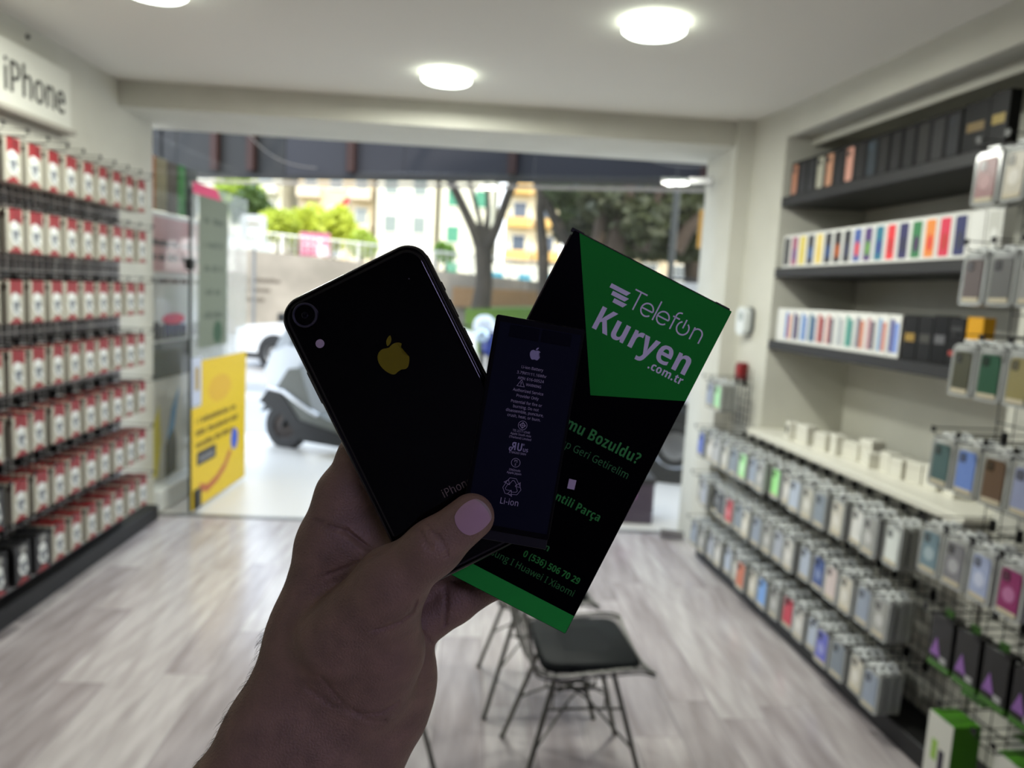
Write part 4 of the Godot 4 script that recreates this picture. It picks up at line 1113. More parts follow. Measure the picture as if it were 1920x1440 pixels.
func scooter(label: String, x: Transform3D) -> void:
	# front towards -x
	var t := thing("motor_scooter", label, "scooter", x)
	var white := mat(Color(0.82, 0.84, 0.86), 0.2, 0.0, 0.6)
	var grey := mat(Color(0.36, 0.37, 0.35), 0.35)
	var black := mat(Color(0.025, 0.025, 0.027), 0.5)
	var chrome := mat(Color(0.7, 0.7, 0.7), 0.15, 1.0)
	for sx in [0.0, 1.32]:
		var b := MB.new()
		wheel(b, Vector3(sx, 0.235, 0), 0.235, 0.12)
		var o := bpart("tyre", b, black, t)
		b = MB.new()
		rim(b, Vector3(sx, 0.235, 0), 0.235, 0.12)
		bpart("rim", b, mat(Color(0.22, 0.2, 0.19), 0.35, 0.8), o)
	var b := MB.new()
	for sz in [-0.08, 0.08]:
		b.tube([Vector3(0, 0.235, sz), Vector3(0.12, 0.55, sz), Vector3(0.22, 0.8, sz * 0.6)], [0.02, 0.026, 0.03], 8)
	bpart("fork", b, black, t)
	b = MB.new()
	b.prism(PackedVector2Array([Vector2(-0.27, 0.36), Vector2(-0.2, 0.46), Vector2(-0.02, 0.53), Vector2(0.16, 0.48), Vector2(0.25, 0.33), Vector2(0.14, 0.42), Vector2(-0.02, 0.475), Vector2(-0.18, 0.41)]), -0.075, 0.075, Transform3D.IDENTITY)
	bpart("front_fender", b, black, t)
	b = MB.new()
	b.prism(PackedVector2Array([Vector2(-0.10, 0.62), Vector2(-0.16, 0.80), Vector2(-0.08, 0.98), Vector2(0.10, 1.06), Vector2(0.30, 1.02), Vector2(0.24, 0.86), Vector2(0.06, 0.66)]), -0.16, 0.16, Transform3D.IDENTITY)
	bpart("front_fairing", b, white, t)
	b = MB.new()
	b.prism(PackedVector2Array([Vector2(0.0, 0.60), Vector2(0.16, 0.84), Vector2(0.30, 0.86), Vector2(0.46, 0.44), Vector2(0.95, 0.30), Vector2(0.95, 0.20), Vector2(0.36, 0.24), Vector2(0.14, 0.40)]), -0.22, 0.22, Transform3D.IDENTITY)
	bpart("leg_shield", b, grey, t)
	b = MB.new()
	b.prism(PackedVector2Array([Vector2(-0.16, 0.50), Vector2(-0.06, 0.62), Vector2(0.10, 0.60), Vector2(0.30, 0.36), Vector2(0.95, 0.24), Vector2(0.95, 0.14), Vector2(0.34, 0.16), Vector2(0.12, 0.38)]), -0.235, 0.235, Transform3D.IDENTITY)
	bpart("lower_shell", b, black, t)
	b = MB.new()
	b.tube([Vector3(-0.05, 0.64, 0.225), Vector3(0.12, 0.62, 0.235), Vector3(0.40, 0.47, 0.235), Vector3(0.52, 0.42, 0.23)], 0.022, 8)
	b.tube([Vector3(-0.05, 0.64, -0.225), Vector3(0.12, 0.62, -0.235), Vector3(0.40, 0.47, -0.235), Vector3(0.52, 0.42, -0.23)], 0.022, 8)
	bpart("bright_trim", b, mat(Color(0.8, 0.8, 0.8), 0.15, 0.8), t)
	b = MB.new()
	b.prism(PackedVector2Array([Vector2(0.80, 0.28), Vector2(0.76, 0.62), Vector2(0.92, 0.74), Vector2(1.7, 0.82), Vector2(1.82, 0.70), Vector2(1.35, 0.48), Vector2(1.1, 0.30)]), -0.17, 0.17, Transform3D.IDENTITY)
	bpart("rear_body", b, white, t)
	b = MB.new()
	b.prism(PackedVector2Array([Vector2(0.80, 0.70), Vector2(0.86, 0.80), Vector2(1.3, 0.82), Vector2(1.42, 0.90), Vector2(1.75, 0.92), Vector2(1.76, 0.84), Vector2(1.2, 0.74)]), -0.15, 0.15, Transform3D.IDENTITY)
	bpart("seat", b, black, t)
	b = MB.new()
	b.tube([Vector3(0.30, 1.10, -0.34), Vector3(0.20, 1.12, -0.2), Vector3(0.16, 1.08, 0), Vector3(0.20, 1.12, 0.2), Vector3(0.30, 1.10, 0.34)], 0.014, 8)
	bpart("handlebar", b, black, t)
	for sz in [-1.0, 1.0]:
		b = MB.new()
		b.tube([Vector3(0.2, 1.12, sz * 0.22), Vector3(0.16, 1.30, sz * 0.30)], 0.006, 6)
		b.box(xf(Vector3(0.16, 1.33, sz * 0.32)), Vector3(0.02, 0.08, 0.13), 0.008)
		bpart("mirror", b, black, t)
	b = MB.new()
	b.lathe([Vector2(0, 0.05), Vector2(0.05, 0.035), Vector2(0.075, 0.0)], Transform3D(Basis(Vector3.BACK, PI * 0.5), Vector3(-0.14, 0.86, 0)), 20)
	bpart("headlight", b, mat(Color(0.8, 0.82, 0.84), 0.08), t)
	b = MB.new()
	b.prism(PackedVector2Array([Vector2(-0.06, 1.0), Vector2(0.12, 1.06), Vector2(0.24, 1.34), Vector2(0.20, 1.36), Vector2(0.02, 1.14)]), -0.15, 0.15, Transform3D.IDENTITY)
	bpart("windshield", b, mat(Color(0.66, 0.68, 0.70), 0.1), t)
	b = MB.new()
	b.box(xf(Vector3(1.0, 0.28, 0.02)), Vector3(0.5, 0.2, 0.24), 0.04)
	b.tube([Vector3(0.9, 0.2, 0.15), Vector3(1.2, 0.22, 0.18), Vector3(1.65, 0.34, 0.18)], [0.025, 0.05, 0.045], 10)
	bpart("engine", b, mat(Color(0.08, 0.08, 0.08), 0.5, 0.4), t)
	b = MB.new()
	b.tube([Vector3(0.7, 0.22, 0.0), Vector3(0.78, 0.0, 0.15)], 0.014, 6)
	b.tube([Vector3(0.7, 0.22, 0.0), Vector3(0.78, 0.0, -0.15)], 0.014, 6)
	bpart("stand", b, chrome, t)

func building(label: String, x0: float, x1: float, top: float, z: float, c: Color, win: Color, cols: int, first: float, rise: float, floors: int, bal: Color, bal_every: int) -> void:
	var t := thing("apartment_building", label, "building", xf(Vector3((x0 + x1) * 0.5, 0, z)), "buildings across the street")
	var w := x1 - x0
	boxpart("wall", Vector3(w, top, 10.0), Vector3(0, top * 0.5, -5.0), mat(c, 0.8), t)
	boxpart("cornice", Vector3(w + 0.6, 0.4, 10.6), Vector3(0, top + 0.2, -5.0), mat(c.darkened(0.1), 0.8), t)
	var cw := w / cols
	for f in floors:
		for k in cols:
			var p := Vector3(-w * 0.5 + cw * (k + 0.5), first + f * rise, 0.05)
			var o := boxpart("window", Vector3(cw * 0.52, rise * 0.52, 0.16), p, mat(Color(0.86, 0.85, 0.80), 0.6), t)
			boxpart("window_pane", Vector3(cw * 0.44, rise * 0.44, 0.06), Vector3(0, 0, 0.07), mat(win, 0.15), o)
			if bal_every > 0 and k % bal_every == 0:
				boxpart("balcony", Vector3(cw * 0.9, rise * 0.30, 1.1), p + Vector3(0, -rise * 0.40, 0.5), mat(bal, 0.7), t, 0.05)

func bush(label: String, px: float, py: float, z: float, r: float, c: Color) -> void:
	var p := at_z(px, py, z)
	var t := thing("bush", label, "bush", xf(Vector3(p.x, 1.75, z)), "bushes on the bank")
	var b := MB.new()
	for k in 5:
		crown(b, Vector3(rng.randf_range(-0.5, 0.5) * r, p.y - 1.75 + rng.randf_range(-0.4, 0.35) * r, rng.randf_range(-0.3, 0.3) * r), Vector3(r, r, r) * 0.62, 260, 0.16)
	bpart("foliage", b, leaf_mat(c), t)
	b = MB.new()
	b.tube([Vector3(0, 0, 0), Vector3(0.05, p.y - 1.75, 0)], [0.08, 0.04], 6)
	bpart("stem", b, mat(Color(0.25, 0.2, 0.14), 0.8), t)

func tree(label: String, limbs: Array, z: float, crowns: Array, bark: Color, leafc: Color) -> void:
	# limbs: lists of [px, py, radius in metres]
	var foot := at_z(limbs[0][0][0], limbs[0][0][1], z)
	var t := thing("street_tree", label, "tree", xf(Vector3(foot.x, 0, z)), "trees across the street")
	var first := true
	for l in limbs:
		var pts := []
		var rr := []
		for a in l:
			pts.append(at_z(a[0], a[1], z + (a[3] if a.size() > 3 else 0.0)) - Vector3(foot.x, 0, z))
			rr.append(a[2])
		if first:
			pts[0].y = -0.1
		var b := MB.new()
		b.tube(pts, rr, 10)
		bpart("trunk" if first else "branch", b, mat(bark, 0.85), t)
		first = false
	for c in crowns:
		var b := MB.new()
		var p := at_z(c[0], c[1], z + c[5]) - Vector3(foot.x, 0, z)
		crown(b, p, Vector3(c[2], c[3], 1.6), c[4], 0.15)
		bpart("foliage", b, leaf_mat(leafc), t)

func build_outside() -> void:
	# ground
	var tile := mat(Color(0.84, 0.825, 0.795), 0.35)
	structure("terrace", box_mesh(Vector3(14.0, 0.2, 3.4)), tile, STREET * xf(Vector3(0, -0.104, 1.2)) if false else FRONT * xf(Vector3(2.0, -0.106, -1.3)).translated_local(Vector3(0, 0, 0.05)))
	structure("pavement", box_mesh(Vector3(40.0, 0.2, 4.4)), mat(Color(0.66, 0.655, 0.64), 0.6), STREET * xf(Vector3(0, -0.13, -1.9)))
	structure("kerb", box_mesh(Vector3(40.0, 0.2, 0.16), 0.01), mat(Color(0.60, 0.59, 0.57), 0.7), STREET * xf(Vector3(0, -0.125, -4.15)))
	var asphalt := StandardMaterial3D.new()
	asphalt.albedo_texture = noise_tex(256, 256, 0.08, 1, 1, Color(0.52, 0.51, 0.50), Color(0.64, 0.63, 0.62), 7)
	asphalt.uv1_triplanar = true
	asphalt.uv1_scale = Vector3(0.3, 0.3, 0.3)
	asphalt.roughness = 0.7
	structure("street", box_mesh(Vector3(90.0, 0.2, 26.0)), asphalt, STREET * xf(Vector3(0, -0.21, -17.2)))
	# the shop's own upper storey and roof edge: they stand over the opening
	structure("facade", box_mesh(Vector3(9.0, 2.4, 0.3)), mat(Color(0.80, 0.79, 0.76), 0.8), FRONT * xf(Vector3(2.0, 4.2, -0.2)))
	# the back of the long sign over the pavement, on brown posts
	var aw := thing("sign_back", "dark grey back of a long street sign on brown uprights, over the pavement", "sign", STREET)
	var sheet := mat(Color(0.18, 0.185, 0.215), 0.5, 0.2)
	var z1 := -1.84
	var y1 := 2.77
	for k in 9:
		boxpart("panel", Vector3(1.385, 1.6, 0.03), Vector3(-5.6 + k * 1.39, y1 + 0.8, z1), sheet if k > 2 else mat(Color(0.15, 0.155, 0.16), 0.5, 0.2), aw, 0.004)
	var rust := mat(Color(0.20, 0.11, 0.095), 0.6)
	for x in [-2.98, -2.52, -1.32, 0.44, 2.3, 4.2]:
		boxpart("upright", Vector3(0.085, 1.9, 0.07), Vector3(x, y1 + 0.99, z1 + 0.06), rust, aw, 0.004)
		boxpart("arm", Vector3(0.06, 0.08, 2.9), Vector3(x, y1 + 1.75, z1 + 1.5), rust, aw, 0.004)
	boxpart("bottom_channel", Vector3(12.4, 0.045, 0.07), Vector3(0, y1 - 0.012, z1), mat(Color(0.16, 0.16, 0.16), 0.5, 0.3), aw, 0.005)
	var b := MB.new()
	b.tube([Vector3(-6.2, y1 - 0.075, z1), Vector3(6.2, y1 - 0.075, z1)], 0.018, 8)
	bpart("lower_bar", b, mat(Color(0.60, 0.57, 0.54), 0.4, 0.2), aw)
	for x in [-6.1, 6.0]:
		b = MB.new()
		b.tube([Vector3(x, -0.1, z1), Vector3(x, y1 + 1.8, z1)], 0.04, 10)
		bpart("post", b, rust, aw)
	for k in 2:
		b = MB.new()
		var l := []
		for i in 14:
			var u := i / 13.0
			l.append(Vector3(lerpf([-2.75, 1.5][k], [-1.7, 2.6][k], u), lerpf([3.6, 3.1][k], [2.84, 2.95][k], sqrt(u)) - 0.1 * sin(u * PI), z1 + 0.1))
		b.tube(l, 0.007, 5)
		bpart("hanging_cable", b, mat(Color(0.40, 0.39, 0.38), 0.6), aw)
	var clut := thing("wall_speaker", "small black box lamp under the sign at the left of the opening", "lamp", xf(at_z(300, 318, -7.4)))
	part("housing", box_mesh(Vector3(0.16, 0.12, 0.14), 0.015), mat(Color(0.03, 0.03, 0.03), 0.5), clut)
	part("bracket", box_mesh(Vector3(0.03, 0.5, 0.03), 0.004), mat(Color(0.03, 0.03, 0.03), 0.5), clut, xf(Vector3(0, 0.28, -0.02)))
	# vehicles
	car("white saloon car parked across the street, behind the yellow door film", STREET * xf(Vector3(-4.4, -0.11, -8.2)), false)
	car("tall white car parked at the right of the front, behind the carton", STREET * xf(Vector3(3.55, -0.03, -2.22)), true)
	scooter("white and grey motor scooter parked on the pavement left of the phone", Transform3D(Basis(Vector3.UP, -0.35), Vector3(-2.22, -0.03, -7.45)))
	var m := thing("motorbike", "small motorbike with a round headlamp, glimpsed between phone and battery", "motorbike", xf(at_z(912, 640, -9.6) * Vector3(1, 0, 1) + Vector3(0, -0.11, 0)))
	var hy := at_z(905, 627, -9.6).y + 0.11
	b = MB.new()
	wheel(b, Vector3.ZERO, 0.3, 0.12)
	bpart("tyre", b, mat(Color(0.03, 0.03, 0.03), 0.6), m, Transform3D(Basis(Vector3.UP, PI * 0.5), Vector3(0, 0.3, 0.1)))
	b = MB.new()
	b.lathe([Vector2(0, 0.07), Vector2(0.05, 0.06), Vector2(0.085, 0.02), Vector2(0.09, -0.06), Vector2(0, -0.1)], Transform3D(Basis(Vector3.RIGHT, PI * 0.5), Vector3(-0.05, hy, 0.2)), 20)
	bpart("headlight", b, mat(Color(0.75, 0.82, 0.88), 0.05, 0.6), m)
	b = MB.new()
	b.lathe([Vector2(0.0, 0.19), Vector2(0.07, 0.18), Vector2(0.13, 0.12), Vector2(0.15, 0.03), Vector2(0.14, -0.02)], xf(Vector3(-0.03, hy + 0.06, 0.05)), 20)
	bpart("windscreen", b, mat(Color(0.8, 0.82, 0.84), 0.1), m)
	b = MB.new()
	b.box(xf(Vector3(0.08, hy - 0.12, -0.3)), Vector3(0.3, 0.3, 0.9), 0.08)
	bpart("tank", b, mat(Color(0.10, 0.20, 0.52), 0.3), m)
	b = MB.new()
	b.tube([Vector3(-0.35, hy + 0.1, 0.0), Vector3(0.35, hy + 0.1, 0.0)], 0.015, 6)
	b.tube([Vector3(-0.05, 0.3, 0.1), Vector3(-0.05, hy, 0.05)], 0.03, 8)
	b.tube([Vector3(0.05, 0.3, 0.1), Vector3(0.05, hy, 0.05)], 0.03, 8)
	bpart("fork", b, mat(Color(0.05, 0.05, 0.05), 0.4, 0.5), m)
	# bin by the right leaf
	var bn := thing("litter_bin", "low mauve litter bin outside the door by the pillar", "bin", xf(Vector3(0.93, -0.004, -5.62)))
	b = MB.new()
	b.prism(round_rect(0.34, 0.30, 0.03, 4), 0.0, 0.30, Transform3D(Basis(Vector3.RIGHT, -PI * 0.5), Vector3.ZERO))
	bpart("tub", b, mat(Color(0.23, 0.17, 0.25), 0.5), bn)
	boxpart("lid", Vector3(0.35, 0.05, 0.31), Vector3(0, 0.32, 0), mat(Color(0.10, 0.09, 0.11), 0.5), bn, 0.01)
	boxpart("pink_sticker", Vector3(0.12, 0.10, 0.006), Vector3(-0.03, 0.24, 0.151), mat(Color(0.62, 0.35, 0.60), 0.5), bn)
	# retaining wall, railing, upper ground
	var zw := -24.0
	var pa := at_z(430, 464, zw)
	var pb := at_z(1030, 530, zw)
	var wl := MB.new()
	var slope := (pb.y - pa.y) / (pb.x - pa.x)
	wl.prism(PackedVector2Array([Vector2(-24, -0.1), Vector2(24, -0.1), Vector2(24, pb.y + slope * (6.0)), Vector2(pb.x + 6, pb.y + slope * 6.0), Vector2(pa.x, pa.y), Vector2(-24, pa.y)]), zw - 0.4, zw, Transform3D.IDENTITY)
	var conc := StandardMaterial3D.new()
	conc.albedo_texture = noise_tex(256, 256, 0.015, 1, 1, Color(0.48, 0.455, 0.41), Color(0.58, 0.55, 0.50), 9, 1.3)
	conc.uv1_triplanar = true
	conc.uv1_scale = Vector3(0.15, 0.15, 0.15)
	conc.roughness = 0.85
	structure("wall_street", wl.mesh(), conc)
	var wp := thing("wall_lettering", "three lines of faded dark print on the street wall", "lettering", xf(Vector3(0, 0, zw + 0.01)))
	for k in 3:
		b = MB.new()
		var q := at_z(462, 523 + k * 18, zw)
		scribble(b, q.x, q.x + [1.05, 0.75, 0.55][k], q.y - 0.08, 0.14, 120 + k, 0.0, 0.01)
		bpart("printed_line", b, mat(Color(0.36, 0.33, 0.29), 0.8), wp)
	structure("upper_ground", box_mesh(Vector3(90, 0.4, 70)), mat(Color(0.50, 0.48, 0.38), 0.9), xf(Vector3(0, 1.55, zw - 35.2)))
	var rail := thing("railing", "white metal railing along the top of the street wall", "railing", xf(Vector3(0, 0, zw - 0.2)))
	var rm := mat(Color(0.82, 0.81, 0.78), 0.5, 0.0)
	var x := pa.x - 2.0
	while x < pb.x + 5.0:
		var y := pa.y + slope * maxf(0.0, x - pa.x)
		boxpart("post", Vector3(0.08, 0.62, 0.08), Vector3(x, y + 0.31, 0), rm, rail)
		b = MB.new()
		for k in 5:
			b.tube([Vector3(x + 0.2 + k * 0.2, y + 0.05, 0), Vector3(x + 0.2 + k * 0.2, y + 0.55, 0)], 0.02, 4)
		bpart("bars", b, rm, rail)
		x += 1.2
	b = MB.new()
	b.tube([Vector3(pa.x - 2, pa.y + 0.58, 0), Vector3(pa.x, pa.y + 0.58, 0), Vector3(pb.x + 5, pb.y + slope * 5 + 0.58, 0)], 0.035, 6)
	bpart("top_rail", b, rm, rail)
	# grass bank in front of the wall, right of the main tree
	b = MB.new()
	var bank := PackedVector2Array()
	for k in 13:
		var u := k / 12.0
		bank.append(Vector2(-1.4 + u * 9.0, 1.12 + 0.22 * sin(u * 3.0)))
	bank.append(Vector2(7.6, -0.2))
	bank.append(Vector2(-1.4, -0.2))
	b.prism(bank, -23.5, -21.0, Transform3D.IDENTITY)
	structure("grass_bank", b.mesh(), mat(Color(0.27, 0.38, 0.09), 0.9))
	structure("low_wall", box_mesh(Vector3(12, 0.62, 0.3), 0.02), mat(Color(0.52, 0.40, 0.27), 0.85), xf(Vector3(4.0, 1.42, -23.75)))
	# plants, signs and a flag on the bank
	bush("bright green bush left of the white sign board", 520, 415, -27, 0.9, Color(0.63, 0.67, 0.22))
	bush("bright green bush between the white and the pink sign", 560, 425, -28, 1.0, Color(0.66, 0.69, 0.22))
	bush("bright green bush under the red flag", 625, 425, -29, 0.95, Color(0.66, 0.69, 0.22))
	bush("round bright green bush right of the pink sign", 676, 452, -27, 0.62, Color(0.65, 0.71, 0.22))
	bush("dark green bush behind the awning corner", 476, 385, -30, 0.9, Color(0.20, 0.28, 0.07))
	bush("small green bush over the railing above the phone", 835, 472, -27, 0.32, Color(0.40, 0.56, 0.12))
	bush("tall pale green bush at the left behind the door film", 455, 365, -34, 1.3, Color(0.56, 0.64, 0.16))
	var sp := at_z(590, 478, -25.5)
	var s := thing("street_sign", "pink sign board standing by the railing", "sign", xf(Vector3(sp.x, 1.7, -25.5)))
	boxpart("board", Vector3(1.02, 0.78, 0.06), Vector3(0, sp.y - 1.7 + 0.34, 0), mat(Color(0.68, 0.34, 0.45), 0.5), s, 0.02)
	boxpart("white_patch", Vector3(0.36, 0.3, 0.02), Vector3(0.28, sp.y - 1.7 + 0.14, 0.04), mat(Color(0.86, 0.86, 0.88), 0.5), s)
	b = MB.new()
	scribble(b, -0.42, 0.3, sp.y - 1.7 + 0.48, 0.1, 131, 0.03, 0.045)
	scribble(b, -0.42, 0.1, sp.y - 1.7 + 0.30, 0.08, 132, 0.03, 0.045)
	bpart("print", b, mat(Color(0.85, 0.75, 0.78), 0.5), s)
	for sx in [-0.4, 0.4]:
		boxpart("post", Vector3(0.05, 0.9, 0.05), Vector3(sx, 0.45, -0.05), mat(Color(0.4, 0.38, 0.36), 0.6), s)
	sp = at_z(475, 462, -17)
	s = thing("street_sign", "white sign board with rounded corners on a post", "sign", xf(Vector3(sp.x, -0.11, -17)))
	b = MB.new()
	b.prism(round_rect(0.55, 0.74, 0.07, 4, 0, sp.y + 0.11 + 0.32), -0.04, 0.04, Transform3D.IDENTITY)
	bpart("board", b, mat(Color(0.66, 0.67, 0.66), 0.4), s)
	b = MB.new()
	scribble(b, -0.14, 0.14, sp.y + 0.11 + 0.46, 0.06, 141, 0.04, 0.05)
	scribble(b, -0.18, 0.18, sp.y + 0.11 + 0.14, 0.05, 142, 0.04, 0.05)
	bpart("print", b, mat(Color(0.45, 0.40, 0.25), 0.5), s)
	b = MB.new()
	b.tube([Vector3(0, 0, -0.06), Vector3(0, sp.y + 0.3, -0.06)], 0.04, 8)
	bpart("post", b, mat(Color(0.45, 0.46, 0.46), 0.4, 0.6), s)
	var fp := at_z(652, 490, -32)
	var fl := thing("flag", "red flag hanging from a thin pole above the bushes", "flag", xf(Vector3(fp.x, 1.7, -32)))
	var ft := at_z(648, 368, -32)
	b = MB.new()
	b.tube([Vector3.ZERO, Vector3(0, ft.y - 1.7, 0)], 0.03, 6)
	bpart("pole", b, mat(Color(0.5, 0.5, 0.5), 0.4, 0.5), fl)
	b = MB.new()
	for k in 6:
		var u0 := k / 6.0
		var u1 := (k + 1) / 6.0
		b.quad(Vector3(-u0 * 0.62, ft.y - 1.7 - u0 * 0.45, sin(u0 * 7) * 0.08), Vector3(-u1 * 0.62, ft.y - 1.7 - u1 * 0.45, sin(u1 * 7) * 0.08), Vector3(-u1 * 0.62, ft.y - 1.95 - u1 * 0.45, sin(u1 * 7) * 0.08), Vector3(-u0 * 0.62, ft.y - 1.95 - u0 * 0.45, sin(u0 * 7) * 0.08), Vector3.BACK)
	bpart("cloth", b, mat(Color(0.80, 0.10, 0.07), 0.6), fl)
	# buildings
	building("pale cream apartment block at the far left behind the bushes", -34.0, -20.5, 17.0, -66, Color(0.80, 0.80, 0.74), Color(0.62, 0.66, 0.66), 5, 4.6, 2.9, 5, Color(0.85, 0.84, 0.78), 2)
	building("beige apartment block behind the red flag", -18.5, -12.2, 18.0, -64, Color(0.80, 0.73, 0.60), Color(0.52, 0.55, 0.55), 3, 4.4, 2.8, 5, Color(0.82, 0.76, 0.66), 2)
	building("white block with tall grey windows behind the phone corner", -11.6, -7.0, 19.0, -62, Color(0.86, 0.84, 0.76), Color(0.48, 0.52, 0.50), 2, 3.6, 3.0, 5, Color(0.86, 0.84, 0.78), 0)
	building("white block with green window panes left of the main tree", -6.6, -2.2, 16.5, -63, Color(0.87, 0.86, 0.78), Color(0.22, 0.52, 0.40), 2, 3.2, 2.9, 4, Color(0.86, 0.85, 0.78), 0)
	building("cream block with yellow balconies right of the main tree", -1.2, 3.2, 16.0, -60, Color(0.84, 0.80, 0.68), Color(0.30, 0.34, 0.40), 2, 3.0, 2.5, 5, Color(0.80, 0.64, 0.36), 1)
	building("beige block behind the dark trees at the right", 4.6, 18.0, 15.0, -66, Color(0.72, 0.66, 0.55), Color(0.36, 0.38, 0.38), 5, 4.0, 2.9, 4, Color(0.7, 0.66, 0.58), 2)
	var sh := thing("shop_front", "low pale shop front with turquoise doors below the yellow balconies", "shop", xf(Vector3(0.4, 0, -55)))
	boxpart("wall", Vector3(7.5, 3.6, 2.0), Vector3(0, 1.8, -1), mat(Color(0.84, 0.83, 0.76), 0.7), sh)
	for k in 3:
		boxpart("turquoise_door", Vector3(0.9, 1.6, 0.1), Vector3(-1.9 + k * 2.0, 2.2, 0.03), mat(Color(0.12, 0.48, 0.56), 0.4), sh)
	# trees
	var bark := Color(0.19, 0.165, 0.13)
	tree("forked street tree with a bare grey trunk in the middle of the view", [
		[[896, 625, 0.42], [900, 590, 0.30], [908, 530, 0.25], [906, 462, 0.26]],
		[[906, 470, 0.22], [888, 430, 0.15], [862, 375, 0.13], [838, 325, 0.12], [800, 240, 0.10]],
		[[905, 462, 0.14], [899, 410, 0.07], [885, 360, 0.06], [870, 300, 0.05]],
		[[909, 462, 0.14], [915, 400, 0.07], [914, 350, 0.065], [905, 290, 0.06]],
		[[911, 466, 0.20], [932, 425, 0.14], [951, 370, 0.13], [968, 330, 0.13], [1000, 240, 0.11]]], -21.5,
		[[860, 130, 2.6, 1.8, 1500, 0.0], [1000, 110, 2.6, 1.9, 1500, -0.5]], bark, Color(0.20, 0.27, 0.07))
	tree("leaning thin tree between the balconies and the carton corner", [
		[[1022, 640, 0.2], [1020, 560, 0.16], [1018, 470, 0.15], [1012, 400, 0.12], [1016, 330, 0.10], [1030, 250, 0.08]],
		[[1075, 480, 0.13], [1050, 430, 0.14], [1022, 375, 0.12], [1003, 335, 0.10], [980, 260, 0.08]]], -19.0,
		[[1045, 352, 0.5, 0.35, 500, -0.3], [1070, 372, 0.4, 0.5, 360, -1.2], [1040, 140, 2.4, 1.6, 1000, 0.0]], bark, Color(0.17, 0.23, 0.06))
	tree("large dark spreading tree behind the carton at the right", [
		[[1150, 640, 0.34], [1142, 540, 0.26], [1150, 470, 0.24], [1166, 400, 0.18], [1186, 320, 0.15], [1210, 240, 0.12]],
		[[1120, 460, 0.16], [1128, 405, 0.13], [1142, 345, 0.11], [1160, 270, 0.09]],
		[[1265, 470, 0.2], [1290, 430, 0.16], [1330, 395, 0.14], [1370, 350, 0.12]],
		[[1200, 470, 0.2], [1215, 410, 0.15], [1240, 360, 0.13], [1260, 290, 0.1]]], -17.0,
		[[1130, 375, 0.55, 0.5, 900, -0.6], [1190, 420, 0.75, 0.6, 1300, -0.6], [1245, 390, 0.7, 0.75, 1100, -1.2], [1300, 420, 0.7, 0.9, 1100, -1.4], [1215, 465, 1.2, 0.3, 800, -2.0], [1200, 120, 3.2, 2.0, 1400, 0.0]], Color(0.19, 0.14, 0.085), Color(0.16, 0.18, 0.05))
	tree("dark tree at the far right beside the pillar", [
		[[1310, 640, 0.35], [1305, 540, 0.3], [1300, 450, 0.28], [1312, 360, 0.22], [1330, 260, 0.16]]], -20.0,
		[[1100, 430, 1.0, 0.7, 900, -2.5], [1160, 380, 1.2, 0.8, 1200, -2.5], [1260, 400, 1.5, 1.2, 1500, -2.5], [1330, 430, 1.3, 1.2, 1200, -2.0], [1350, 130, 2.4, 2.0, 900, 0.0]], Color(0.17, 0.13, 0.08), Color(0.13, 0.14, 0.045))
	var lp := at_z(1252, 560, -12.5)
	var pole := thing("street_pole", "grey metal pole in front of the dark trees", "pole", xf(Vector3(lp.x, -0.11, -12.5)))
	b = MB.new()
	b.tube([Vector3.ZERO, Vector3(0.02, 4.2, 0)], [0.06, 0.05], 10)
	bpart("shaft", b, mat(Color(0.20, 0.21, 0.20), 0.5, 0.4), pole)
	b = MB.new()
	b.lathe([Vector2(0.13, 0), Vector2(0.13, 0.03), Vector2(0.07, 0.06), Vector2(0.06, 0.3)], Transform3D.IDENTITY, 16)
	bpart("base_flange", b, mat(Color(0.22, 0.22, 0.21), 0.5, 0.4), pole)
	var yp := at_z(1318, 430, -8.6)
	var ys := thing("street_sign", "narrow yellow sign on a bracket beside the right pillar", "sign", xf(Vector3(yp.x, -0.03, -8.6)))
	boxpart("board", Vector3(0.10, 0.42, 0.03), Vector3(0, yp.y + 0.03, 0), mat(Color(0.76, 0.55, 0.16), 0.5), ys, 0.005)
	b = MB.new()
	b.tube([Vector3(0.05, 0, -0.03), Vector3(0.05, yp.y + 0.3, -0.03)], 0.02, 8)
	bpart("post", b, mat(Color(0.3, 0.3, 0.3), 0.5, 0.4), ys)

# ---------------------------------------------------------------- what the hand holds
func held(center: Vector2, depth: float, right: Vector2) -> Transform3D:
	# a plate parallel to the picture plane: local x along the given picture direction (right, down), z towards the camera
	var r := right.normalized()
	var ax := cam_x * r.x - cam_y * r.y
	var az := -cam_f
	return Transform3D(Basis(ax, az.cross(ax), az), at(center.x, center.y, depth))

func bez(p: Array, a: Vector2, b: Vector2, c: Vector2, seg := 6) -> void:
	# a relative cubic from the last point of p
	var s: Vector2 = p[p.size() - 1]
	for k in range(1, seg + 1):
		p.append(s.bezier_interpolate(s + a, s + b, s + c, float(k) / seg))

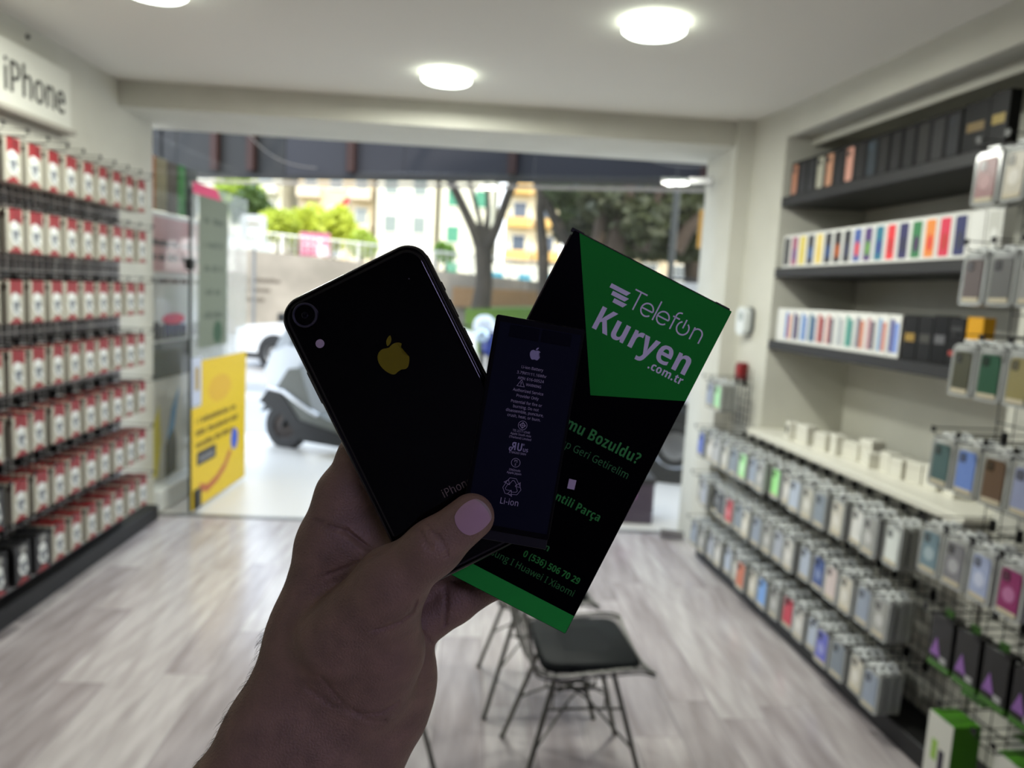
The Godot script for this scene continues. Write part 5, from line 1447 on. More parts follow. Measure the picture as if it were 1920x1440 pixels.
func fruit_logo(h: float) -> Array:
	# outline of the bitten fruit and of its leaf, centred, h tall, y up
	var p := [Vector2(12.152, 6.896)]
	for q in [[-0.948, 0, -2.415, -1.078, -3.96, -1.04], [-2.04, 0.027, -3.91, 1.183, -4.961, 3.014], [-2.117, 3.675, -0.546, 9.103, 1.519, 12.09], [1.013, 1.454, 2.208, 3.09, 3.792, 3.039], [1.52, -0.065, 2.09, -0.987, 3.935, -0.987], [1.831, 0, 2.35, 0.987, 3.96, 0.948], [1.637, -0.026, 2.676, -1.48, 3.676, -2.948], [1.156, -1.688, 1.636, -3.325, 1.662, -3.415], [-0.039, -0.013, -3.182, -1.221, -3.22, -4.857], [-0.026, -3.04, 2.48, -4.494, 2.597, -4.559], [-1.429, -2.09, -3.623, -2.324, -4.39, -2.376], [-2.0, -0.156, -3.675, 1.09, -4.61, 1.09]]:
		bez(p, Vector2(q[0], q[1]), Vector2(q[2], q[3]), Vector2(q[4], q[5]))
	p.pop_back()
	var l := [Vector2(15.53, 3.83)]
	for q in [[0.843, -1.012, 1.4, -2.427, 1.245, -3.83], [-1.207, 0.052, -2.662, 0.805, -3.532, 1.818], [-0.78, 0.896, -1.454, 2.338, -1.273, 3.714], [1.338, 0.104, 2.715, -0.688, 3.559, -1.701]]:
		bez(l, Vector2(q[0], q[1]), Vector2(q[2], q[3]), Vector2(q[4], q[5]))
	l.pop_back()
	var out := []
	for a in [p, l]:
		var o := PackedVector2Array()
		for v in a:
			o.append(Vector2(v.x - 12.0, 12.0 - v.y) * (h / 24.0))
		out.append(o)
	return out

func logo_part(h: float, z: float, mt: Material, parent: Node3D, x := Transform3D.IDENTITY) -> void:
	var b := MB.new()
	for o in fruit_logo(h):
		b.prism(o, z, z + 0.00015, x)
	bpart("logo", b, mt, parent)

func slab(w: float, h: float, r: float, t: float, edge: float, z0: float) -> MB:
	# a rounded plate from z0 - t (far) to z0 (near) with rounded edges
	var b := MB.new()
	var n := 6
	var rings := []
	for k in n + 1:
		var a := PI * 0.5 * k / n
		rings.append([edge * (1.0 - sin(a)), z0 - edge * (1.0 - cos(a)), Vector2(sin(a), cos(a))])
	for k in n + 1:
		var a := PI * 0.5 * k / n
		rings.append([edge * (1.0 - cos(a)), z0 - t + edge * (1.0 - sin(a)), Vector2(cos(a), -sin(a))])
	var base := round_rect(w, h, r, 10)
	var flat := PackedVector2Array()
	var prev := []
	var prev_n := []
	for q in rings:
		var ins: float = q[0]
		var cur := []
		var cn := []
		var pts := round_rect(w - 2 * ins, h - 2 * ins, maxf(r - ins, 0.0002), 10)
		for j in pts.size():
			var aa := PI * 0.5 * (j / 11 + (j % 11) / 10.0)
			var dir := Vector2(cos(aa), sin(aa))
			cur.append(Vector3(pts[j].x, pts[j].y, q[1]))
			cn.append(Vector3(dir.x * q[2].x, dir.y * q[2].x, q[2].y).normalized())
		if prev.size():
			for j in cur.size():
				var j2 := (j + 1) % cur.size()
				b.quad_n(prev[j], prev[j2], cur[j2], cur[j], prev_n[j], prev_n[j2], cn[j2], cn[j])
		prev = cur
		prev_n = cn
	for e in [[z0, Vector3.BACK], [z0 - t, Vector3.FORWARD]]:
		var pts := round_rect(w - 2 * edge, h - 2 * edge, maxf(r - edge, 0.0002), 10)
		for j in pts.size():
			var p := pts[j]
			var q := pts[(j + 1) % pts.size()]
			b.tri(Vector3(0, 0, e[0]), Vector3(p.x, p.y, e[0]), Vector3(q.x, q.y, e[0]), e[1], e[1], e[1])
	return b

func letters(t: String, px: Vector2, cap: float, mt: Material, parent: Node3D, m: float, c: Vector2, dir: Vector2, z: float, bold := false, align := 1, squeeze := 1.0, turn := 0.0) -> MeshInstance3D:
	# text whose middle (or left end) stands at picture point px; m: metres per picture pixel at this depth, c: picture centre of the thing, dir: its right direction
	var tm := text_mesh(t, cap, bold, 0.00012)
	tm.horizontal_alignment = [HORIZONTAL_ALIGNMENT_LEFT, HORIZONTAL_ALIGNMENT_CENTER, HORIZONTAL_ALIGNMENT_RIGHT][align]
	var p := local2(px, c, dir, m)
	return part("lettering", tm, mt, parent, Transform3D(Basis(Vector3.BACK, turn) * Basis.from_scale(Vector3(squeeze, 1, 1)) * letter_scale(cap), Vector3(p.x, p.y, z)))

func local2(px: Vector2, c: Vector2, dir: Vector2, m: float) -> Vector2:
	var r := dir.normalized()
	var d := px - c
	return Vector2(d.dot(r), -d.dot(Vector2(-r.y, r.x))) * m

func build_held() -> void:
	build_phone()
	build_battery()
	build_carton()

func build_phone() -> void:
	var depth := 0.352
	var m := depth / FOCAL
	var c := Vector2(781, 778)
	var dir := Vector2(0.897, -0.443)
	var t := thing("mobile_phone", "black mobile phone held upright, its glossy back with a fruit logo towards us", "phone", held(c, depth, dir))
	var black := mat(Color(0.012, 0.012, 0.014), 0.22, 0.2)
	var w := 303.0 * m
	var h := 600.0 * m
	bpart("frame", slab(w, h, 0.0112, 0.0083, 0.0036, 0.0), black, t)
	var gl := StandardMaterial3D.new()
	gl.albedo_color = Color(0.006, 0.006, 0.008)
	gl.roughness = 0.04
	gl.metallic_specular = 0.45
	var b := slab(w - 0.0036, h - 0.0036, 0.0094, 0.0026, 0.0024, 0.0005)
	bpart("back_glass", b, gl, t)
	logo_part(0.0172, 0.0006, mat(Color(0.52, 0.48, 0.06), 0.35, 0.4), t, xf(Vector3(local2(Vector2(735, 666), c, dir, m).x, local2(Vector2(735, 666), c, dir, m).y, 0)))
	var lp := local2(Vector2(573.5, 591.5), c, dir, m)
	b = MB.new()
	b.lathe([Vector2(0.0058, 0.0), Vector2(0.0058, 0.0016), Vector2(0.0054, 0.0020), Vector2(0.0048, 0.0019), Vector2(0.0047, 0.0010)], Transform3D(Basis(Vector3.RIGHT, PI * 0.5), Vector3(lp.x, lp.y, 0.0004)), 40)
	var ring := bpart("camera_ring", b, mat(Color(0.26, 0.26, 0.30), 0.3, 0.6), t)
	b = MB.new()
	b.lathe([Vector2(0.0047, 0.0012), Vector2(0.0, 0.0013)], Transform3D(Basis(Vector3.RIGHT, PI * 0.5), Vector3(lp.x, lp.y, 0.0004)), 32)
	bpart("lens_cover", b, gl, ring)
	b = MB.new()
	b.lathe([Vector2(0.0016, 0.0014), Vector2(0.0011, 0.0017), Vector2(0.0, 0.0018)], Transform3D(Basis(Vector3.RIGHT, PI * 0.5), Vector3(lp.x, lp.y, 0.0004)), 24)
	bpart("lens", b, mat(Color(0.03, 0.03, 0.07), 0.05, 0.4), ring)
	var fp := local2(Vector2(600.5, 644.5), c, dir, m)
	b = MB.new()
	b.lathe([Vector2(0.0021, 0.0002), Vector2(0.0020, 0.0006), Vector2(0.0, 0.00065)], Transform3D(Basis(Vector3.RIGHT, PI * 0.5), Vector3(fp.x, fp.y, 0.0002)), 24)
	bpart("flash", b, mat(Color(0.72, 0.66, 0.68), 0.35), t)
	var mp := local2(Vector2(767, 523), c, dir, m)
	b = MB.new()
	b.lathe([Vector2(0.00030, 0.0), Vector2(0.0, 0.0001)], Transform3D(Basis(Vector3.RIGHT, PI * 0.5), Vector3(mp.x, mp.y, 0.0006)), 10)
	bpart("microphone_hole", b, mat(Color(0.3, 0.3, 0.3), 0.4), t)
	letters("iPhone", Vector2(829, 927), 0.0037, mat(Color(0.46, 0.41, 0.36), 0.4, 0.2), t, m, c, dir, 0.0006, false, 0, 0.95)
	for q in [[Vector2(833, 533), 0.0048], [Vector2(853, 575), 0.0095], [Vector2(879, 629), 0.0095]]:
		var p := local2(q[0], c, dir, m)
		part("side_button", box_mesh(Vector3(0.0012, q[1], 0.0026), 0.0004), black, t, xf(Vector3(w * 0.5 - 0.0002, p.y, -0.0042)))
	var pp := local2(Vector2(586, 728), c, dir, m)
	part("power_button", box_mesh(Vector3(0.0012, 0.0165, 0.0028), 0.0004), black, t, xf(Vector3(-w * 0.5 + 0.0002, pp.y, -0.0042)))

func build_battery() -> void:
	var depth := 0.3455
	var m := depth / FOCAL
	var c := Vector2(980, 801)
	var dir := Vector2(167, 29)
	var t := thing("phone_battery", "dark blue flat phone battery with small white print, pinned under the thumb", "battery", held(c, depth, dir))
	var navy := mat(Color(0.095, 0.105, 0.15), 0.5, 0.0, 0.1)
	var black := mat(Color(0.03, 0.03, 0.04), 0.4, 0.0, 0.2)
	var w := 169.0 * m
	var h := 402.0 * m
	bpart("cell", slab(w, h, 0.0012, 0.0036, 0.0009, 0.0), black, t)
	part("label", box_mesh(Vector3(w - 0.0036, h - 0.0056, 0.0002)), navy, t, xf(Vector3(0.0004, -0.0002, 0.00008)))
	part("bottom_fold", box_mesh(Vector3(w - 0.003, 0.0046, 0.0009), 0.0002), mat(Color(0.03, 0.032, 0.045), 0.4), t, xf(Vector3(0.001, -h * 0.5 - 0.0022, -0.001)))
	for k in 2:
		part("pull_tape", box_mesh(Vector3(0.0136, 0.0056, 0.0002), 0.00005), mat(Color(0.06, 0.066, 0.10), 0.45, 0.0, 0.1), t, xf(Vector3(-0.0066 + k * 0.0148, h * 0.5 - 0.0064, 0.0003)))
	var ink := mat(Color(0.66, 0.63, 0.70), 0.6)
	var pale := mat(Color(0.60, 0.58, 0.68), 0.6)
	var lp := local2(Vector2(1003.5, 663), c, dir, m)
	logo_part(0.0059, 0.0002, pale, t, xf(Vector3(lp.x, lp.y, 0)))
	var z := 0.00026
	var lines := [["Li-ion Battery", 998, 691, 0.00128], ["3.79V     11.16Whr", 997, 702, 0.00128], ["APN: 616-00524", 995.5, 712, 0.00128], ["WARNING", 1000.5, 723.5, 0.00118], ["Authorized Service", 990.5, 734.5, 0.00128], ["Provider Only", 989, 744.5, 0.00128], ["Potential for fire or", 987, 756, 0.00128], ["burning. Do not", 986, 765, 0.00128], ["disassemble, puncture,", 984, 773.5, 0.00128], ["crush, heat, or burn.", 982.5, 782.5, 0.00128], ["TIS 2217-2548", 977.5, 809, 0.00096], ["Apple South Asia", 976.5, 815, 0.00096], ["(Thailand) Limited", 975.5, 821.5, 0.00096], ["E184269 SWH", 970.5, 849.5, 0.00096], ["2942mAh", 965, 881.5, 0.00096], ["Apple Japan", 964, 887, 0.00096], ["Li-ion", 955, 941, 0.0027]]
	for l in lines:
		letters(l[0], Vector2(l[1], l[2]), l[3], ink, t, m, c, dir, z, false, 1, 0.94, 0.0)
	letters("\u042fU", Vector2(969.5, 837.5), 0.0036, pale, t, m, c, dir, z, true, 1, 0.78)
	letters("c", Vector2(957, 840), 0.0024, pale, t, m, c, dir, z, true)
	letters("US", Vector2(985, 844.5), 0.0015, pale, t, m, c, dir, z, true)
	letters("\u00ae", Vector2(982, 834), 0.0009, pale, t, m, c, dir, z)
	letters("PS", Vector2(967.5, 864.5), 0.0011, ink, t, m, c, dir, z)
	letters("E", Vector2(966.5, 871), 0.0010, ink, t, m, c, dir, z)
	var b := MB.new()
	# direct-current sign, warning triangle, two round marks
	var p := local2(Vector2(990, 700.5), c, dir, m)
	b.box(xf(Vector3(p.x, p.y + 0.0003, z)), Vector3(0.0022, 0.00018, 0.0001))
	for k in 3:
		b.box(xf(Vector3(p.x - 0.0008 + k * 0.0008, p.y - 0.0004, z)), Vector3(0.0005, 0.00018, 0.0001))
	p = local2(Vector2(977, 719), c, dir, m)
	ribbon(b, [p + Vector2(-0.0017, -0.0013), p + Vector2(0.0017, -0.0013), p + Vector2(0, 0.0018)], 0.0002, z, z, Transform3D.IDENTITY, true)
	b.box(xf(Vector3(p.x, p.y + 0.0001, z)), Vector3(0.00028, 0.0012, 0.0001))
	b.box(xf(Vector3(p.x, p.y - 0.0009, z)), Vector3(0.00028, 0.0003, 0.0001))
	for q in [[Vector2(980, 797.5), 0.0020], [Vector2(967, 867.5), 0.0020]]:
		p = local2(q[0], c, dir, m)
		ribbon(b, arc(p, q[1], 0, 345, 23), 0.0002, z, z, Transform3D.IDENTITY, true)
	p = local2(Vector2(980, 797.5), c, dir, m)
	ribbon(b, [p + Vector2(-0.0013, 0), p + Vector2(0, 0.0013), p + Vector2(0.0013, 0), p + Vector2(0, -0.0013)], 0.0003, z, z, Transform3D.IDENTITY, true)
	ribbon(b, [p + Vector2(-0.0013, 0), p + Vector2(0.0013, 0)], 0.0002, z, z)
	ribbon(b, [p + Vector2(0, -0.0013), p + Vector2(0, 0.0013)], 0.0002, z, z)
	bpart("printed_marks", b, ink, t)
	# recycling mark: three bent outlined arrows
	b = MB.new()
	p = local2(Vector2(960, 913), c, dir, m)
	for k in 3:
		var x := Transform3D(Basis(Vector3.BACK, -TAU * k / 3.0), Vector3(p.x, p.y, 0))
		ribbon(b, [Vector2(-0.0032, 0.0016), Vector2(-0.0016, 0.0040), Vector2(0.0013, 0.0040), Vector2(0.0028, 0.0019), Vector2(0.0034, 0.0026), Vector2(0.0036, 0.0004), Vector2(0.0014, 0.0006), Vector2(0.0020, 0.0012), Vector2(0.0006, 0.0030), Vector2(-0.0002, 0.0030), Vector2(-0.0016, 0.0008)], 0.00018, z, z, x, true)
	bpart("recycling_mark", b, ink, t)

func build_carton() -> void:
	var depth := 0.372
	var m := depth / FOCAL
	var c := Vector2(1068.5, 810)
	var dir := Vector2(296, 153)
	var t := thing("carton", "slim black and green carton with white lettering, behind the phone and battery", "box", held(c, depth, dir))
	var black := mat(Color(0.015, 0.015, 0.02), 0.3, 0.0, 0.12)
	var w := 333.0 * m
	var h := 681.0 * m
	var th := 0.0115
	part("sleeve", box_mesh(Vector3(w, h, th), 0.0004), black, t, xf(Vector3(0, 0, -th * 0.5)))
	part("top_flap", box_mesh(Vector3(w - 0.002, 0.0009, th - 0.002), 0.0002), mat(Color(0.16, 0.14, 0.13), 0.7), t, xf(Vector3(0, h * 0.5 + 0.0003, -th * 0.55)))
	part("side_flap", box_mesh(Vector3(0.0011, h - 0.004, th - 0.003), 0.0002), mat(Color(0.30, 0.27, 0.24), 0.7), t, xf(Vector3(-w * 0.5 - 0.0003, 0, -th * 0.6)))
	var tabx := local2(Vector2(1085, 431), c, dir, m)
	part("tuck_tab", box_mesh(Vector3(0.007, 0.0022, 0.0016), 0.0003), mat(Color(0.05, 0.045, 0.05), 0.6), t, xf(Vector3(tabx.x, h * 0.5 + 0.0006, -th * 0.4)))
	var tabr := local2(Vector2(1357, 576), c, dir, m)
	part("tuck_tab", box_mesh(Vector3(0.008, 0.0020, 0.0016), 0.0003), mat(Color(0.20, 0.18, 0.17), 0.6), t, xf(Vector3(tabr.x, h * 0.5 + 0.0006, -th * 0.4)))
	var green := mat(Color(0.12, 0.56, 0.19), 0.45, 0.0, 0.15)
	var poly := PackedVector2Array()
	for q in [Vector2(1086, 438), Vector2(1370, 584.5), Vector2(1284.5, 752), Vector2(1107, 741)]:
		poly.append(local2(q, c, dir, m))
	poly[1] = Vector2(w * 0.5 - 0.0002, h * 0.5 - 0.0002)
	poly[0].y = h * 0.5 - 0.0002
	poly[2].x = w * 0.5 - 0.0002
	flat_part("green_panel", poly, 0.0, 0.00012, green, t)
	flat_part("green_band", rect(-w * 0.5 + 0.0003, -h * 0.5 + 0.0003, w * 0.5 - 0.0003, -h * 0.5 + 0.0098), 0.0, 0.00012, mat(Color(0.16, 0.66, 0.25), 0.4, 0.0, 0.3), t)
	var white := mat(Color(0.92, 0.90, 0.94), 0.55)
	var z := 0.00016
	# the mark of three bars
	var b := MB.new()
	var bars := [[Vector2(1149, 535), Vector2(1181, 551)], [Vector2(1151, 546.5), Vector2(1177, 561)], [Vector2(1154, 557.5), Vector2(1172, 567)]]
	for k in 3:
		var l := 0.0095 - k * 0.0018
		var e := local2(Vector2(1177 - k * 3.5, 551.5 + k * 10.8), c, dir, m)
		b.prism(PackedVector2Array([Vector2(e.x - l, e.y + 0.0011), Vector2(e.x + 0.0011, e.y + 0.0011), Vector2(e.x - 0.0002, e.y - 0.0011), Vector2(e.x - l, e.y - 0.0011)]), z, z + 0.00006, Transform3D.IDENTITY)
	bpart("bar_mark", b, white, t)
	# «Telefon» in thin even strokes, its o a power sign
	b = MB.new()
	var o := local2(Vector2(1186, 581), c, dir, m)     # foot of the T
	var xf0 := Transform3D(Basis.from_scale(Vector3(0.92, 0.98, 1)), Vector3(o.x, o.y, 0))
	var sw := 0.00078
	var cap := 0.0098
	var xh := 0.0066
	ribbon(b, [Vector2(0, 0), Vector2(0, cap)], sw, z, z, xf0)
	ribbon(b, [Vector2(-0.0036, cap), Vector2(0.0036, cap)], sw, z, z, xf0)
	for ex in [0.0069, 0.0164]:
		var ec := Vector2(ex, xh * 0.5)
		var er := xh * 0.5
		ribbon(b, [ec + Vector2(-er, 0), ec + Vector2(er, 0)], sw, z, z, xf0)
		ribbon(b, arc(ec, er, 0, 320, 24), sw, z, z, xf0)
	ribbon(b, [Vector2(0.0118, 0), Vector2(0.0118, cap + 0.0006)], sw, z, z, xf0)
	var fx := 0.0222
	ribbon(b, [Vector2(fx, 0), Vector2(fx, cap - 0.0022)] + arc(Vector2(fx + 0.0022, cap - 0.0022), 0.0022, 180, 80, 8), sw, z, z, xf0)
	ribbon(b, [Vector2(fx - 0.0014, xh), Vector2(fx + 0.0026, xh)], sw, z, z, xf0)
	var oc := Vector2(0.0283, xh * 0.5)
	ribbon(b, arc(oc, xh * 0.5, 120, 420, 26), sw, z, z, xf0)
	ribbon(b, [oc + Vector2(0, 0), oc + Vector2(0, xh * 0.72)], sw, z, z, xf0)
	var nx := 0.0340
	ribbon(b, [Vector2(nx, 0), Vector2(nx, xh)], sw, z, z, xf0)
	ribbon(b, arc(Vector2(nx + 0.0026, xh - 0.0027), 0.0027, 170, 0, 14) + [Vector2(nx + 0.0053, 0)], sw, z, z, xf0)
	bpart("thin_lettering", b, white, t)
	letters("Kuryen", Vector2(1206, 639), 0.0120, white, t, m, c, dir, z, true, 1, 0.93)
	letters(".com.tr", Vector2(1248, 699), 0.0041, white, t, m, c, dir, z, true, 1, 0.95)
	var ink := mat(Color(0.14, 0.56, 0.18), 0.5)
	var thin := mat(Color(0.14, 0.46, 0.17), 0.5)
	letters("Telefonun mu Bozuldu?", Vector2(1200, 862), 0.0056, ink, t, m, c, dir, z, true, 2, 0.84)
	letters("Al\u0131p Geri Getirelim", Vector2(1179, 893), 0.0036, thin, t, m, c, dir, z, false, 2, 0.96)
	letters("Garantili Par\u00e7a", Vector2(1126, 972), 0.0041, ink, t, m, c, dir, z, true, 2, 0.88)
	letters("Kuryen", Vector2(1031, 1029), 0.0034, thin, t, m, c, dir, z, true, 2, 1.0)
	letters("0 (536) 506 70 29", Vector2(1087, 1091), 0.0033, ink, t, m, c, dir, z, true, 2, 0.86)
	letters("Samsung I Huawei I Xiaomi", Vector2(1077, 1114), 0.0033, thin, t, m, c, dir, z, false, 2, 0.96)
	var wp := local2(Vector2(1072, 908), c, dir, m)
	part("white_patch", box_mesh(Vector3(0.0036, 0.0048, 0.0002)), mat(Color(0.78, 0.72, 0.76), 0.5), t, Transform3D(Basis(Vector3.BACK, 0.25), Vector3(wp.x, wp.y, z)))

# ---------------------------------------------------------------- the hand: one continuous surface
var bones := []     # [a, b, ra, rb, k]
func bone(list: Array, k := 0.004) -> void:
	for i in list.size() - 1:
		var p: Array = list[i]
		var q: Array = list[i + 1]
		bones.append([at(p[0], p[1], p[2]), at(q[0], q[1], q[2]), p[3], q[3], k])

func cone(p: Vector3, a: Vector3, b: Vector3, ra: float, rb: float) -> float:
	var ab := b - a
	var t := clampf((p - a).dot(ab) / maxf(ab.length_squared(), 1e-9), 0.0, 1.0)
	return p.distance_to(a + ab * t) - lerpf(ra, rb, t)

func field(p: Vector3, use: Array) -> float:
	var d := 1.0
	for q in use:
		var e := cone(p, q[0], q[1], q[2], q[3])
		var k: float = q[4]
		var h := maxf(k - absf(d - e), 0.0) / k
		d = minf(d, e) - h * h * k * 0.25
	return d

func build_hand() -> void:
	# thumb, thenar, index side, palm, fingers behind the things, wrist and forearm
	bone([[640, 1195, 0.366, 0.0205], [735, 1090, 0.347, 0.0150], [812, 1027, 0.3380, 0.0116], [884, 968, 0.3358, 0.0102]], 0.006)
	bone([[650, 1200, 0.378, 0.024], [722, 1222, 0.370, 0.0165], [700, 1285, 0.376, 0.0165]], 0.008)
	bone([[735, 1100, 0.352, 0.0145], [722, 1222, 0.370, 0.0165]], 0.008)
	bone([[590, 1185, 0.388, 0.0215], [624, 1030, 0.385, 0.0180], [652, 930, 0.383, 0.0148], [682, 858, 0.379, 0.0122], [760, 765, 0.3725, 0.0095], [835, 690, 0.3715, 0.0084]], 0.005)
	bone([[660, 1215, 0.396, 0.020], [690, 1070, 0.400, 0.0150], [800, 965, 0.402, 0.0110], [885, 892, 0.400, 0.0095], [935, 850, 0.3945, 0.0085]], 0.005)
	bone([[720, 1225, 0.398, 0.019], [738, 1130, 0.402, 0.0140], [850, 1050, 0.403, 0.0108], [930, 990, 0.400, 0.0095], [975, 958, 0.3945, 0.0085]], 0.004)
	bone([[752, 1255, 0.397, 0.0165], [772, 1180, 0.398, 0.0128], [852, 1128, 0.400, 0.0112], [925, 1085, 0.399, 0.0100], [978, 1050, 0.3945, 0.0085]], 0.0035)
	bone([[752, 1255, 0.397, 0.0160], [732, 1335, 0.396, 0.0175]], 0.007)
	bone([[592, 1190, 0.387, 0.0215], [505, 1375, 0.382, 0.0205], [430, 1520, 0.375, 0.0245], [330, 1720, 0.362, 0.030], [240, 1900, 0.35, 0.034]], 0.012)
	bone([[735, 1300, 0.397, 0.0190], [665, 1420, 0.395, 0.0225], [590, 1545, 0.390, 0.0275], [500, 1740, 0.375, 0.033], [420, 1910, 0.36, 0.037]], 0.014)
	bone([[640, 1190, 0.388, 0.021], [590, 1390, 0.384, 0.0225], [510, 1545, 0.378, 0.027], [415, 1740, 0.364, 0.034]], 0.014)
	bone([[700, 1285, 0.376, 0.0165], [640, 1350, 0.384, 0.020]], 0.012)
	bone([[638, 1010, 0.382, 0.0165], [705, 1045, 0.376, 0.0110]], 0.010)
	bone([[655, 940, 0.386, 0.0130], [735, 1000, 0.390, 0.0135]], 0.010)
	# surface nets, only in blocks near the surface
	var cell := 0.0013
	var lo := Vector3.INF
	var hi := -Vector3.INF
	for q in bones:
		for e in 2:
			var rr: float = q[2 + e] + 0.006
			lo = lo.min(q[e] - Vector3.ONE * rr)
			hi = hi.max(q[e] + Vector3.ONE * rr)
	var bs := 8
	var blk := cell * bs
	var nb := Vector3i(((hi - lo) / blk).ceil())
	var vid := {}
	var verts := PackedVector3Array()
	var quads := PackedInt32Array()
	var stride_y := nb.x * bs + 4
	var stride_z := stride_y * (nb.y * bs + 4)
	var edges := []
	for bz in nb.z:
		for by in nb.y:
			for bx in nb.x:
				var org := lo + Vector3(bx, by, bz) * blk
				var mid := org + Vector3.ONE * blk * 0.5
				var near := []
				var best := 1.0
				for q in bones:
					var e := cone(mid, q[0], q[1], q[2], q[3])
					if e < blk * 0.87 + 0.017:
						near.append(q)
					best = minf(best, e)
				if near.is_empty() or best > blk * 0.87 + 0.008 or best < -blk * 0.87 - 0.004:
					continue
				if absf(field(mid, near)) > blk * 0.9 + 0.001:
					continue
				# samples of this block, one layer further on each high side
				var n := bs + 1
				var s := PackedFloat32Array()
				s.resize(n * n * n)
				var i := 0
				for z in n:
					for y in n:
						for x in n:
							s[i] = field(org + Vector3(x, y, z) * cell, near)
							i += 1
				for z in bs:
					for y in bs:
						for x in bs:
							var k := x + y * n + z * n * n
							var v := [s[k], s[k + 1], s[k + n], s[k + n + 1], s[k + n * n], s[k + n * n + 1], s[k + n * n + n], s[k + n * n + n + 1]]
							var inside := 0
							for e in 8:
								if v[e] < 0.0:
									inside += 1
							if inside == 0 or inside == 8:
								continue
							var sum := Vector3.ZERO
							var cnt := 0
							for ed in [[0, 1], [2, 3], [4, 5], [6, 7], [0, 2], [1, 3], [4, 6], [5, 7], [0, 4], [1, 5], [2, 6], [3, 7]]:
								var a: float = v[ed[0]]
								var b: float = v[ed[1]]
								if (a < 0.0) != (b < 0.0):
									var t := a / (a - b)
									var pa := Vector3(ed[0] & 1, (ed[0] >> 1) & 1, ed[0] >> 2)
									var pb := Vector3(ed[1] & 1, (ed[1] >> 1) & 1, ed[1] >> 2)
									sum += pa.lerp(pb, t)
									cnt += 1
							var gx := bx * bs + x
							var gy := by * bs + y
							var gz := bz * bs + z
							vid[gx + gy * stride_y + gz * stride_z] = verts.size()
							verts.append(org + (Vector3(x, y, z) + sum / cnt) * cell)
							# edges from corner 0 along x, y, z
							var id := gx + gy * stride_y + gz * stride_z
							if (v[0] < 0.0) != (v[1] < 0.0):
								edges.append([id, 0, v[0] < 0.0])
							if (v[0] < 0.0) != (v[2] < 0.0):
								edges.append([id, 1, v[0] < 0.0])
							if (v[0] < 0.0) != (v[4] < 0.0):
								edges.append([id, 2, v[0] < 0.0])
	var st := [1, stride_y, stride_z]
	for e in edges:
		var u: int = st[(e[1] + 1) % 3]
		var w: int = st[(e[1] + 2) % 3]
		var q := [e[0], e[0] - u, e[0] - u - w, e[0] - w]
		if not (vid.has(q[1]) and vid.has(q[2]) and vid.has(q[3])):
			continue
		var a: int = vid[q[0]]
		var b: int = vid[q[1]]
		var c: int = vid[q[2]]
		var d: int = vid[q[3]]
		if e[2]:
			quads.append_array([a, c, b, a, d, c])
		else:
			quads.append_array([a, b, c, a, c, d])
	verts = crease(verts)
	var norms := PackedVector3Array()
	norms.resize(verts.size())
	for k in range(0, quads.size(), 3):
		var nn := (verts[quads[k + 2]] - verts[quads[k]]).cross(verts[quads[k + 1]] - verts[quads[k]])
		for j in 3:
			norms[quads[k + j]] += nn
	for k in norms.size():
		norms[k] = norms[k].normalized()
	var arr := []
	arr.resize(Mesh.ARRAY_MAX)
	arr[Mesh.ARRAY_VERTEX] = verts
	arr[Mesh.ARRAY_NORMAL] = norms
	arr[Mesh.ARRAY_INDEX] = quads
	var am := ArrayMesh.new()
	am.add_surface_from_arrays(Mesh.PRIMITIVE_TRIANGLES, arr)
	var t := thing("person", "bare left hand and forearm reaching in from below, gripping phone, battery and carton", "person")
	part("hand_and_forearm", am, skin_mat(), t)
	build_nail(t)
	build_hair(t)

func skin_mat() -> StandardMaterial3D:
	var m := StandardMaterial3D.new()
	m.albedo_color = Color(1, 1, 1)
	m.albedo_texture = noise_tex(256, 256, 0.02, 1, 1, Color(0.50, 0.41, 0.325), Color(0.60, 0.49, 0.39), 17, 1.3, 5)
	m.uv1_triplanar = true
	m.uv1_scale = Vector3(14, 14, 14)
	m.roughness = 0.55
	m.heightmap_enabled = true
	m.heightmap_texture = noise_tex(512, 512, 0.09, 1, 1, Color(0, 0, 0), Color(1, 1, 1), 19, 1.4, 4)
	m.heightmap_scale = 0.03
	m.subsurf_scatter_enabled = true
	m.subsurf_scatter_strength = 0.06
	return m

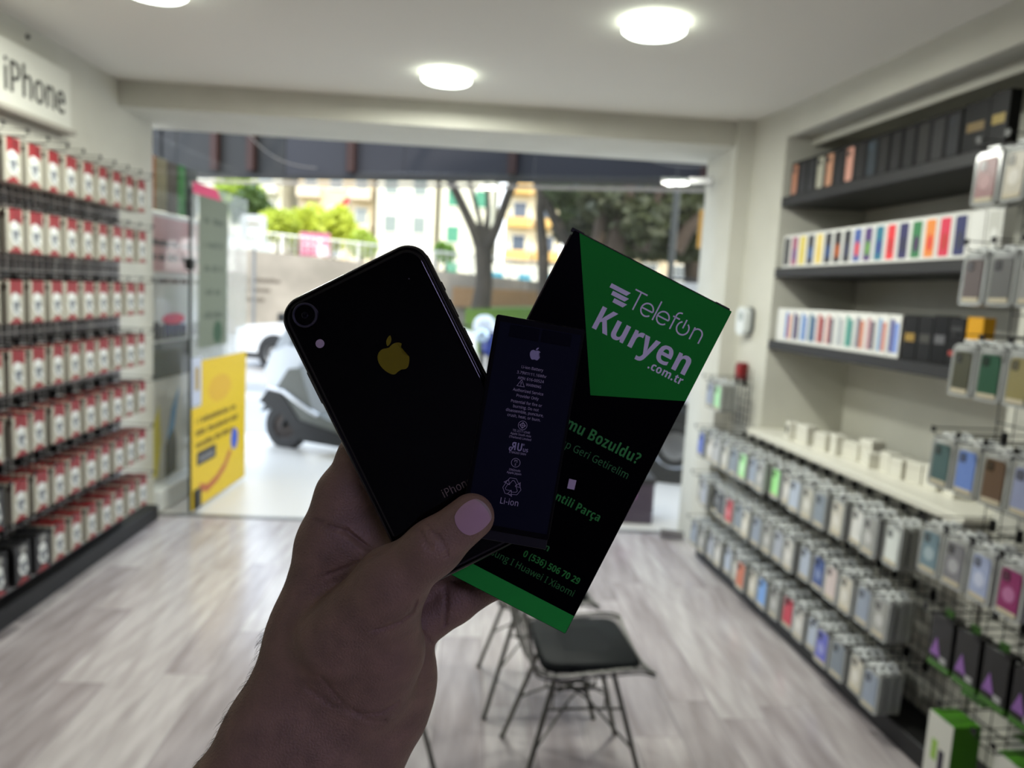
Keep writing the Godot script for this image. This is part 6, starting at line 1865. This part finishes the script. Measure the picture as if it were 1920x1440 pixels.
func crease(v: PackedVector3Array) -> PackedVector3Array:
	# skin folds: shallow grooves along lines, given as picture points on the side that faces the camera
	var lines := [
		[0.0010, 4.0, [780, 1128], [772, 1150], [750, 1166], [722, 1178], [700, 1182]],
		[0.0008, 4.0, [575, 1290], [620, 1322], [668, 1340], [712, 1338], [745, 1318]],
		[0.0007, 4.0, [600, 1268], [640, 1318], [690, 1352], [722, 1352]],
		[0.0008, 3.5, [783, 990], [795, 1012], [806, 1030]],
		[0.0006, 3.5, [797, 982], [812, 1002], [826, 1010]],
		[0.0006, 3.5, [815, 1000], [832, 1022], [840, 1042]],
		[0.0009, 4.5, [590, 975], [620, 988], [650, 998], [682, 1022], [700, 1034]],
		[0.0008, 4.0, [615, 1078], [640, 1068], [672, 1056], [706, 1042]],
		[0.0007, 4.0, [648, 995], [668, 1012], [686, 1030]],
		[0.0010, 4.0, [835, 1095], [836, 1130], [834, 1170]],
		[0.0008, 4.0, [786, 1186], [800, 1196], [812, 1212]]]
	for k in v.size():
		var d := v[k] - eye
		var z := d.dot(cam_f)
		var p := Vector2(960.0 + FOCAL * d.dot(cam_x) / z, 720.0 - FOCAL * d.dot(cam_y) / z)
		if p.y > 1460.0:
			continue
		for l in lines:
			var s: float = l[1]
			var best := 100.0
			for i in range(2, l.size() - 1):
				var a := Vector2(l[i][0], l[i][1])
				var b := Vector2(l[i + 1][0], l[i + 1][1])
				best = minf(best, p.distance_to(Geometry2D.get_closest_point_to_segment(p, a, b)))
			if best < s * 3.0:
				v[k] += cam_f * (1.9 * l[0] * exp(-best * best / (s * s * 0.7)))
	return v

func build_nail(t: Node3D) -> void:
	# the thumbnail: a shell curved round the thumb, along its axis
	var ax2 := Vector2(0.78, -0.626)
	var ax := cam_x * ax2.x - cam_y * ax2.y
	var az := -cam_f
	var ay := az.cross(ax)
	var o := at(889, 963, 0.3356)
	var b := MB.new()
	var nu := 14
	var nv := 14
	var hl := 0.0078
	var hw := 0.0074
	var R := 0.0104
	var grid := []
	var gn := []
	for i in nu + 1:
		var row := []
		var rn := []
		for j in nv + 1:
			var u := -1.0 + 2.0 * i / nu
			var w := -1.0 + 2.0 * j / nv
			# square to superellipse
			var uu := u * sqrt(1.0 - 0.42 * w * w)
			var ww := w * sqrt(1.0 - 0.42 * u * u)
			var lx := uu * hl
			var ly := ww * hw
			var a := ly / R
			var rise := R * cos(a) - 0.0010 * maxf(uu, 0.0) * maxf(uu, 0.0) - 0.0006 * pow(maxf(-uu, 0.0), 3.0)
			row.append(o + ax * lx + ay * (R * sin(a)) + az * (rise + 0.0003))
			rn.append((az * cos(a) + ay * sin(a) + ax * uu * 0.18).normalized())
		grid.append(row)
		gn.append(rn)
	for i in nu:
		for j in nv:
			b.quad_n(grid[i][j], grid[i + 1][j], grid[i + 1][j + 1], grid[i][j + 1], gn[i][j], gn[i + 1][j], gn[i + 1][j + 1], gn[i][j + 1])
	var m := mat(Color(0.74, 0.61, 0.63), 0.28)
	var nail := bpart("thumbnail", b, m, t)
	b = MB.new()
	for j in nv:
		for side in [[nu - 1, nu]]:
			b.quad_n(grid[side[0]][j] + az * 0.0001, grid[side[1]][j] + az * 0.0001, grid[side[1]][j + 1] + az * 0.0001, grid[side[0]][j + 1] + az * 0.0001, gn[side[0]][j], gn[side[1]][j], gn[side[1]][j + 1], gn[side[0]][j + 1])
	bpart("nail_tip", b, mat(Color(0.66, 0.60, 0.55), 0.4), nail)

func build_hair(t: Node3D) -> void:
	var b := MB.new()
	for i in 150:
		var u := rng.randf()
		var p2 := Vector2(lerpf(520, 395, u), lerpf(1170, 1420, u)) + Vector2(rng.randf_range(-2, 60), rng.randf_range(0, 20))
		var depth := 0.385 - 0.004 * u
		var p := at(p2.x, p2.y, depth)
		# push out to the skin
		var n := (-cam_x * 0.75 + cam_y * 0.2 - cam_f * rng.randf_range(0.1, 0.9)).normalized()
		var d := field(p, bones)
		var guard := 0
		while d < -0.0002 and guard < 40:
			p += n * maxf(-d, 0.0003)
			d = field(p, bones)
			guard += 1
		if absf(d) > 0.003:
			continue
		var dir := (n * 0.6 - cam_y * 0.5 + cam_x * rng.randf_range(-0.4, 0.2)).normalized()
		var l := rng.randf_range(0.002, 0.005)
		b.tube([p, p + dir * l * 0.6, p + dir * l + -cam_y * l * 0.25], [0.00006, 0.00005, 0.00002], 3, false)
	var o := bpart("arm_hair", b, mat(Color(0.05, 0.035, 0.03), 0.6), t)
	o.set_meta("kind", "stuff")
